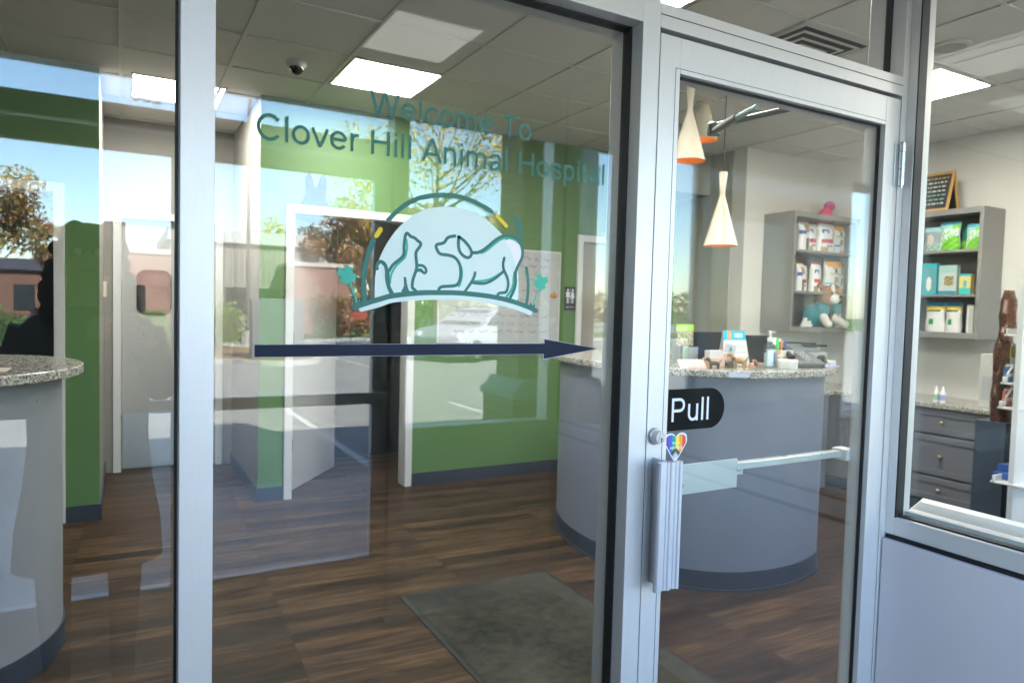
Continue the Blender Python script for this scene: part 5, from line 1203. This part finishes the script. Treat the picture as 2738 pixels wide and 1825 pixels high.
V = [(0, -.02, .92), (0, -.03, 1.08), (0, -.03, 1.26), (0, -.02, 1.40), (0, 0, 1.475), (0, .02, 1.56), (0, .015, 1.66),
     (-.10, -.01, .86), (-.11, .0, .48), (-.10, -.03, .08), (-.11, .09, .03), (.10, -.01, .86), (.11, 0, .48), (.10, -.03, .08), (.11, .09, .03),
     (-.17, -.02, 1.385), (-.245, -.03, 1.13), (-.06, .10, 1.335), (.17, -.02, 1.385), (.235, -.03, 1.13), (.185, .10, 1.36)]
E_ = [(0, 1), (1, 2), (2, 3), (3, 4), (4, 5), (5, 6), (0, 7), (7, 8), (8, 9), (9, 10), (0, 11), (11, 12), (12, 13), (13, 14), (3, 15), (15, 16), (16, 17), (3, 18), (18, 19), (19, 20)]
Rd = [(.145, .11), (.125, .10), (.14, .11), (.12, .09), .052, .072, .075, .085, .058, .04, .035, .085, .058, .04, .035, .058, .045, .030, .058, .045, .030]
body = skin('body', V, E_, Rd, skinm, per)
body.data.materials.clear(); shoe = mat('black_boots', (.015, .014, .014), .5); jean = mat('dark_jeans', (.03, .04, .07), .85)
for mm in (skinm, coat, jean, shoe): body.data.materials.append(mm)
for p in body.data.polygons:
    c = p.center
    p.material_index = 3 if c.z < .13 else (2 if c.z < .8 else (0 if c.z > 1.47 else (0 if (c.y > .085 and c.z > 1.28) else 1)))
# coat skirt and sleeves
b = MB(); prof = [(.235, .56), (.225, .70), (.20, .85), (.185, 1.0), (.19, 1.15), (.205, 1.28), (.19, 1.36), (.12, 1.44), (.075, 1.475)]
b.lathe(prof, (0, -.02, 0), 28, 1.0, .72); ct = b.build('coat', coat, per, smooth=True)
for nm, a in (('sleeve', [(-.175, -.02, 1.39), (-.25, -.035, 1.13), (-.085, .085, 1.32)]), ('sleeve', [(.175, -.02, 1.39), (.24, -.035, 1.13), (.18, .08, 1.34)])):
    MB().tube(smoothpts(a, 2) and [tuple(q) for q in smoothpts(a, 2)], [.075]*0 or .062, 14).build(nm, coat, ct, smooth=True)
# hands: palm and five separate fingers each
for s, hx in ((-1, .025), (1, .172)):
    base = Vector((hx, .12, 1.36))
    pts = [tuple(base), tuple(base+Vector((0, .03, .03)))]; ed = [(0, 1)]; rd = [(.026, .017), (.030, .016)]
    for k in range(4):
        fx = (-.021+.014*k)
        L = (.026, .030, .028, .022)[k]; i0 = len(pts)
        p1 = base+Vector((fx, .040, .042)); p2 = p1+Vector((-s*.010, .016, L*.8)); p3 = p2+Vector((-s*.016, -.008, L*.5))
        pts += [tuple(p1), tuple(p2), tuple(p3)]; ed += [(1, i0), (i0, i0+1), (i0+1, i0+2)]; rd += [.0088, .008, .007]
    i0 = len(pts); t1 = base+Vector((-s*.026, .012, .020)); t2 = t1+Vector((-s*.014, .012, .022)); pts += [tuple(t1), tuple(t2)]; ed += [(0, i0), (i0, i0+1)]; rd += [.010, .0085]
    skin('hand', pts, ed, rd, skinm, body, 1)
# head details and hair
b = MB(); b.ball((-.03, .083, 1.655), .0125, 10); b.ball((.03, .083, 1.655), .0125, 10); b.build('eyes', WHB, body, smooth=True)
b = MB(); b.tube([(0, .085, 1.655), (0, .108, 1.625), (0, .092, 1.615)], [.008, .013, .008], 8); b.build('nose', skinm, body, smooth=True)
b = MB(); b.tube([(-.02, .085, 1.592), (0, .092, 1.590), (.02, .085, 1.592)], [.004, .006, .004], 8); b.build('mouth', mat('lips', (.4, .15, .13), .5), body, smooth=True)
b = MB()
for s in (-1, 1): b.ball((s*.078, .01, 1.64), .02, 10, .4, .8, 1.4)
b.build('ear', skinm, body, smooth=True)
b = MB(); rr = random.Random(4)
for _ in range(150):
    a = rr.uniform(0, 2*math.pi); 
    if math.sin(a) > .55: continue
    z = rr.uniform(1.42, 1.74); r0_ = .095 if z > 1.6 else .115
    if z > 1.69: r0_ *= .6
    b.ball((r0_*math.cos(a)*1.05, -.01+r0_*math.sin(a)*.9, z), rr.uniform(.022, .034), 7)
b.ball((0, -.005, 1.70), .082, 14, 1, 1, .75)
b.build('hair', mat('brown_curly_hair', (.09, .05, .03), .7, bump=.4, nscale=60), per, smooth=True)
# camera in the hands
cm = thing('hand_camera', 'black camera with an upright flash held by the photographer', 'camera', (.0, -1.385, 1.50))
MB().box(-.072, .072, -.035, .03, -.05, .045).prism([(-.03, .045), (.03, .045), (.02, .07), (-.02, .07)], -.03, .03, 'y').build('body', M['black'], cm, bevel=.006)
b = MB(); ycyl(b, 0, 0, [(.038, .031), (.038, .06), (.041, .062), (.041, .085)], 28); b.build('lens', M['black'], cm, smooth=True)
MB().box(-.055, .012, -.03, .03, .0705, .255).build('flash', M['black'], cm, bevel=.006)

# ================================================================== OUTSIDE: CAR PARK, GARDENS, STREET
G = -.15
kc = M['concrete']
def ring(name, lab, pts, h=.13, w=.18, inner=None, cat='kerb'):
    P = smoothpts(pts+[pts[0]], 2)[:-1]; n = len(P); c = sum(P, Vector((0, 0)))/n
    t = MB(); vs = []
    for p in P:
        d = (c-p).normalized()*w; q = p+d; vs += [(p.x, p.y, G), (p.x, p.y, G+h), (q.x, q.y, G+h), (q.x, q.y, G)]
    t.add(vs, [(i*4+j, i*4+(j+1) % 4, ((i+1) % n)*4+(j+1) % 4, ((i+1) % n)*4+j) for i in range(n) for j in range(4)])
    o = struct(t.build(name, kc)); 
    f = MB(); f.add([(p.x+(c-p).normalized().x*w*.9, p.y+(c-p).normalized().y*w*.9, G+h-.02) for p in P], [tuple(range(n))]); struct(f.build('planting_bed', inner or M['mulch'])); return o
ring('island_kerb', '', [(-2.5, -17.6), (.6, -18.2), (2.3, -18.2), (2.9, -17.35), (3.6, -17.1), (4.4, -17.3), (5.0, -18.4), (4.7, -22.5), (3.5, -23.8), (-2.5, -24)])
ring('verge_kerb', '', [(-14, -25.2), (4.2, -25.2), (7.2, -28), (9, -29.4), (17, -30.0), (30, -29), (45, -29), (45, -60), (-14, -60)], inner=M['grass'])
mk = MB()
for x in (-3.3, -.6, 2.16, 4.87, 7.6, 10.3, 13.0): mk.box(x, x+.10, -9.6, -4.7, G+.004, G+.005)
for x in (5.6, 8.4, 11.6, 14.4): mk.box(x, x+.10, -20.5, -15.6, G+.004, G+.005)
struct(mk.build('parking_lines', mat('worn_white_road_paint', (.55, .54, .5), .8, noise=.1)))

def leaves(name, centers, n, size, cols_, parent=None, seed=1, droop=0.):
    r = random.Random(seed); b = MB(); ms = [two('leaf_%s_%d' % (name, i), tuple(v*.75 for v in c), c, 3) if False else mat('leaf_%.2f_%.2f_%.2f' % c, c, .7, noise=.15, nscale=2) for i, c in enumerate(cols_)]
    for c, rad in centers:
        c = Vector(c); k = max(3, int(n*rad**2/sum(q[1]**2 for q in centers)))
        cm_ = r.randrange(len(ms))
        for _ in range(k):
            d = Vector((r.gauss(0, 1), r.gauss(0, 1), r.gauss(0, 1))); d.normalize(); d *= rad*r.random()**.4; d.z *= .8
            p = c+d; p.z -= droop*r.random()
            a = Vector((r.gauss(0, 1), r.gauss(0, 1), r.gauss(0, 1)-droop)).normalized(); e = a.cross(Vector((r.gauss(0, 1), r.gauss(0, 1), r.gauss(0, 1)))).normalized(); s = size*r.uniform(.5, 1.3)
            b.use(ms[cm_ if r.random() < .6 else r.randrange(len(ms))])
            b.add([p-a*s, p+e*s*.5, p+a*s, p-e*s*.5], [(0, 1, 2, 3)])
    return b.build(name, None, parent)
def tree(x, y, h, cr, cols_, lab, n=3500, seed=1, trunk=.16, size=.16, sparse=False, base=.3):
    t = thing('tree', lab, 'tree', (x, y, G)); r = random.Random(seed); b = MB(); bark = mat('bark', (.13, .10, .075), .9, bump=.4)
    b.tube([(0, 0, 0), (.05, .05, h*.3), (0, .1, h*.55), (.1, 0, h*.85)], [trunk, trunk*.75, trunk*.5, trunk*.15], 9); cs = []
    for i in range(13 if not sparse else 22):
        a = r.uniform(0, 6.28); z0 = r.uniform(base, .75)*h; L = cr*r.uniform(.6, 1.05)*(1.1-abs((z0/h)-.5)); e = (L*math.cos(a), L*math.sin(a), min(h*.98, z0+L*r.uniform(.5, 1.3)))
        m_ = (e[0]*.45, e[1]*.45, z0+(e[2]-z0)*.35); b.tube([(0, 0, z0), m_, e], [trunk*.35, trunk*.22, trunk*.06], 6)
        cs.append((e, cr*r.uniform(.28, .45))); cs.append((((e[0]+m_[0])/2, (e[1]+m_[1])/2, (e[2]+m_[2])/2+.2), cr*r.uniform(.2, .35)))
        if sparse:
            for _ in range(3):
                f = (e[0]+r.uniform(-.8, .8), e[1]+r.uniform(-.8, .8), e[2]+r.uniform(.2, 1.4)); b.tube([m_, e, f], [trunk*.1, trunk*.08, .008], 5)
    cs.append(((0, 0, h*.9), cr*.4))
    b.build('trunk', bark, t, smooth=True); leaves('crown', cs, n, size, cols_, t, seed); return t
def shrub(x, y, w, h, cols_, lab, seed=1, n=1400, size=.07):
    t = thing('shrub', lab, 'shrub', (x, y, G)); r = random.Random(seed)
    b = MB()
    for i in range(6): a = r.uniform(0, 6.28); b.tube([(0, 0, 0), (w*.3*math.cos(a), w*.3*math.sin(a), h*.7)], [.03, .01], 5)
    b.build('stems', mat('bark', (.13, .10, .075), .9), t)
    cs = [((r.uniform(-.3, .3)*w, r.uniform(-.3, .3)*w, h*r.uniform(.35, .7)), min(w, h)*.36) for _ in range(9)]
    leaves('foliage', cs, n, size, cols_, t, seed)
OR_ = [(.34, .17, .05), (.38, .24, .07), (.26, .15, .06), (.20, .17, .06)]; YL = [(.55, .40, .06), (.45, .34, .08), (.33, .33, .08), (.5, .3, .05)]
GR = [(.06, .13, .03), (.09, .17, .035), (.04, .09, .025)]; RU = [(.33, .15, .06), (.22, .12, .05), (.40, .22, .10), (.12, .10, .04)]; LG = [(.16, .24, .04), (.10, .17, .04)]
tree(9.6, -21.5, 9.2, 3.6, YL, 'tall sparse yellow leaved tree reflected behind the teal lettering', 4200, 3, .13, .085, True, .22)
tree(7.7, -43, 7.0, 1.3, YL, 'slim yellow leaved tree rising behind the grey building', 900, 5, .08, .11)
tree(12.2, -37, 6.6, 2.8, OR_, 'bushy orange leaved tree behind the brick building', 7000, 6, .14, .11)
tree(9.7, -36, 5.6, 1.9, RU, 'rust red tree between the brick building and the orange tree', 5000, 7, .12, .10)
tree(-5.2, -34, 6.2, 2.2, OR_, 'orange leaved tree beside the street on the far left', 6500, 8, .14, .10)
tree(-2.7, -46, 5.8, 1.8, RU, 'reddish tree behind the stop sign', 3500, 9, .12, .12)
tree(19, -48, 8, 4, YL, 'yellow green tree far beyond the parked car', 3000, 10, .16, .25)
tree(27, -55, 9, 5, OR_, 'large orange tree at the far right of the street', 3000, 11, .2, .3)
for i, (x, y, w, h, c, l) in enumerate((
    (7.9, -30, 1.5, 2.4, RU, 'tall round topiary shrub in front of the brick wall'), (9.0, -31.5, 1.4, 2.6, OR_, 'tall orange shrub beside the topiary shrub'),
    (7.8, -29.9, 1.1, .95, LG, 'low pale green shrub at the left of the verge row'), (8.75, -30.3, 1.0, 1.05, RU, 'low brown shrub in the middle of the verge row'), (9.75, -30.8, 1.15, 1.15, RU, 'low rusty shrub at the right of the verge row'),
    (.9, -19.4, 1.6, 1.1, LG, 'low rounded green shrub on the near island'), (2.6, -23, 1.9, 1.75, LG, 'broad yellow green shrub around the lamp post'), (4.2, -22.4, 1.0, .6, RU, 'dry brown plant on the near island'),
    (12.7, -31.5, 1.7, 1.7, GR, 'round green shrub left of the parked car'), (-1.9, -18.6, 2.2, 1.25, GR, 'clipped green hedge shrub on the near island left'), (.95, -27.6, 1.5, 1.3, LG, 'yellow green shrub in front of the tall pink brick building'), (-3.6, -26.5, 2.6, 1.45, GR, 'dark green hedge shrub by the street'),
    (16.5, -33, 3.0, 1.6, LG, 'spreading light green shrub behind the parked car'), (21, -35, 3.5, 2.0, GR, 'large green shrub right of the parked car'))):
    shrub(x, y, w, h, c, l, 20+i)
# lamp post
lp = thing('lamp_post', 'tall grey parking lot lamp post on the near island', 'lamp post', (3.72, -23.6, G))
MB().lathe([(.24, 0), (.24, .6), (.2, .65), (.0001, .66)], n=20).build('base', kc, lp); MB().tube([(0, 0, .6), (0, 0, 9.0)], [.075, .05], 12).build('pole', mat('pole_grey', (.09, .085, .08), .5), lp, smooth=True)
MB().box(-.15, .15, -.7, .1, 9.0, 9.12).build('lamp_head', mat('pole_grey', (.09, .085, .08), .5), lp, bevel=.02)
# utility cabinet
uc = thing('utility_cabinet', 'shade toned grey green louvred utility cabinet on the near island', 'utility cabinet', (3.72, -18.3, G+.1))
um = mat('shaded_green_grey', (.11, .13, .14), .6); box(-.68, .68, -.5, .0, 0, 1.62).build('casing', um, uc, bevel=.02)  # colour lowered to carry the shade on the casing
b = MB()
for i in range(6): b.box(.1, .5, .001, .012, .9+i*.11, .93+i*.11)
b.build('louvres', um, uc)
# buildings
gb = thing('grey_building', 'long low grey building with a pale roof band across the car park', 'building', (2.9, -36, G))
box(-.9, 5.35, -12, 0, 0, 4.48).build('wall', M['clad'], gb); box(-1.0, 5.43, -12.1, .25, 4.48, 5.1).build('roof_band', mat('pale_fascia', (.42, .43, .44), .5), gb, bevel=.02)
box(.85, .98, .01, .2, .2, 3.6).build('downpipe', M['white'], gb)
for x in (1.6, 3.2): box(x, x+1.1, .001, .03, 1.0, 2.3).build('window', mat('dark_window', (.03, .035, .04), .08), gb)
hb_ = thing('gabled_house', 'pale gabled house behind the brick building', 'building', (8.75, -36.2, G))
box(-.38, .9, -6, 0, 0, 3.6).build('wall', mat('pale_siding', (.50, .47, .42), .7), hb_); MB().prism([(-.38, 3.6), (1.1, 3.6), (.95, 3.75), (-.2, 4.95), (-.38, 4.95)], -6.2, .1, 'y').build('roof', mat('shingle_grey', (.34, .32, .30), .8), hb_)
bb = thing('brick_building', 'low red brick building with a stone coping behind the shrubs', 'building', (8.2, -32.5, G))
box(-1.1, 1.6, -5, 0, 0, 3.35).build('wall', M['brick'], bb); box(-1.2, 1.7, -5.1, .08, 3.35, 3.55).build('coping', mat('stone_coping', (.5, .42, .38), .7), bb)
b2_ = thing('brick_building', 'tall pink brick building reflected in the swing door area', 'building', (.45, -29.0, G))
box(-.9, 1.4, -6, 0, 0, 3.35).build('wall', M['brick'], b2_); box(-1.0, 1.5, -6.1, .08, 3.35, 3.54).build('coping', mat('stone_coping', (.5, .42, .38), .7), b2_)
b3 = thing('brick_building', 'dark brick building with shop windows behind the stop sign', 'building', (-3.9, -52, G))
box(-3, 2.6, -8, 0, 0, 3.2).build('wall', mat('dark_brick', (.16, .08, .06), .85), b3); box(-3.1, 2.7, -8.1, .3, 3.2, 3.9).build('roof_band', mat('dark_fascia', (.05, .05, .08), .6), b3)
for x in (-2.0, -.4, 1.1): box(x, x+1.1, .001, .05, .7, 2.3).build('window', mat('dark_window', (.03, .035, .04), .08), b3)
# stop sign
ss = thing('stop_sign', 'red octagonal stop sign on a post by the street', 'sign', (-6.85, -62, G+.3))
MB().tube([(0, 0, 0), (0, 0, 2.6)], .03, 8).build('post', M['steel'], ss)
b = MB(); b.prism([(.36*math.cos(R(22.5+45*i)), 2.2+.36*math.sin(R(22.5+45*i))) for i in range(8)], .03, .045, 'y'); pt = b.build('plate', col(.6, .03, .04), ss)
# the words face the street user (towards +y)
tx = text_obj('sign_lettering', 'STOP', col(.75, .74, .72), pt, -.25, .25, 2.09, .22, 0)
for v in tx.data.vertices: v.co = (-v.co.x, .048, v.co.z)
# cars
def car(x, y, rz, m, lab, plate=True):
    t = thing('parked_car', lab, 'car', (x, y, G), R(rz), 'cars on the road and car park')
    L, Wd = 4.6, 1.84
    side = [(-2.3, .42), (-2.28, .75), (-2.15, 1.0), (-1.95, 1.35), (-1.6, 1.58), (-.8, 1.64), (.2, 1.60), (.75, 1.36), (1.15, 1.08), (2.0, .95), (2.28, .75), (2.3, .42)]
    def lo(z): return .92 if z < 1.05 else .92-(z-1.05)*.36
    b = MB(); vs = []; n = len(side)
    for s in (-1, 1):
        for px, pz in side: vs.append((px*(.98 if pz > 1.0 else 1), s*lo(pz), pz))
    lower = [(-2.3, .25), (2.3, .25)]
    vs += [(-2.2, -.9, .22), (2.2, -.9, .22), (-2.2, .9, .22), (2.2, .9, .22)]
    fs = [tuple(range(n))+(2*n+1, 2*n), tuple(range(n, 2*n))[::-1]+(2*n+2, 2*n+3)]
    for i in range(n-1): fs.append((i, i+1, n+i+1, n+i))
    fs += [(0, n, 2*n+2, 2*n), (n-1, 2*n+1, 2*n+3, 2*n-1), (2*n, 2*n+2, 2*n+3, 2*n+1)]
    b.add(vs, fs); bo = b.build('body', m, t, bevel=.05, smooth=True)
    g = MB()
    for s in (-1, 1):
        y0 = s*.905
        P = [(-1.85, 1.08), (-1.62, 1.48), (-.8, 1.55), (.15, 1.51), (.62, 1.3), (.95, 1.08)]
        g.add([(px, s*(lo(pz)+.004), pz) for px, pz in P], [tuple(range(6))])
    g.add([(-2.155, -.72, 1.04), (-2.155, .72, 1.04), (-1.85, .62, 1.50), (-1.85, -.62, 1.50)], [(0, 1, 2, 3)])
    g.add([(1.12, -.74, 1.11), (1.12, .74, 1.11), (.32, .62, 1.57), (.32, -.62, 1.57)], [(0, 1, 2, 3)])
    g.build('windows', mat('car_glass', (.02, .025, .03), .05), t)
    for px in (-1.42, 1.42):
        for s in (-1, 1):
            w = MB(); ycyl(w, px, .34, [(.34, s*.70), (.34, s*.93), (.20, s*.935)], 24); wh = w.build('wheel', M['gasket'], t, smooth=True)
            w = MB(); ycyl(w, px, .34, [(.21, s*.925), (.19, s*.94), (.05, s*.945)], 20); w.build('rim', M['steel'], wh, smooth=True)
    for s in (-1, 1):
        box(-2.31, -2.12, s*.62, s*.90, .86, 1.0).build('tail_light', col(.45, .02, .02), t, bevel=.02); box(2.12, 2.30, s*.60, s*.88, .74, .88).build('headlight', mat('lamp_glass', (.8, .8, .82), .1), t, bevel=.02)
    box(-2.325, -2.30, -.26, .26, .62, .76).build('number_plate', col(.70, .60, .35), t); box(-2.36, -2.2, -.85, .85, .34, .5).build('bumper', mat('bumper_grey', (.08, .08, .08), .6), t, bevel=.03)
    return t
paintg = mat('grey_car_paint', (.42, .44, .46), .22, metal=.4, noise=.02); paintw = mat('white_car_paint', (.75, .75, .74), .2, noise=.02)
car(10.0, -18.6, 0, paintg, 'silver grey hatchback parked across the lot behind the arrow')
bpy.data.objects['parked_car'].rotation_euler.z = R(152)
car(-8.6, -74, 8, paintw, 'white car on the street below the stop sign')
car(13.2, -46, 5, mat('red_car_paint', (.35, .04, .03), .2, noise=.02), 'red car on the street beyond the green shrub')
# far hedge and road
struct(box(-80, 80, -46.5, -39.5, -.27, -.01).build('street', M['asphalt']))
leaves('distant_trees', [((x, -85+random.uniform(-4, 4), random.uniform(.5, 3.0)), random.uniform(3.0, 4.6)) for x in range(-70, 90, 4)], 9000, .5, RU+GR+LG, None, 55)
tag(bpy.data.objects['distant_trees'], 'distant line of autumn trees beyond the street', 'tree line', kind='stuff')
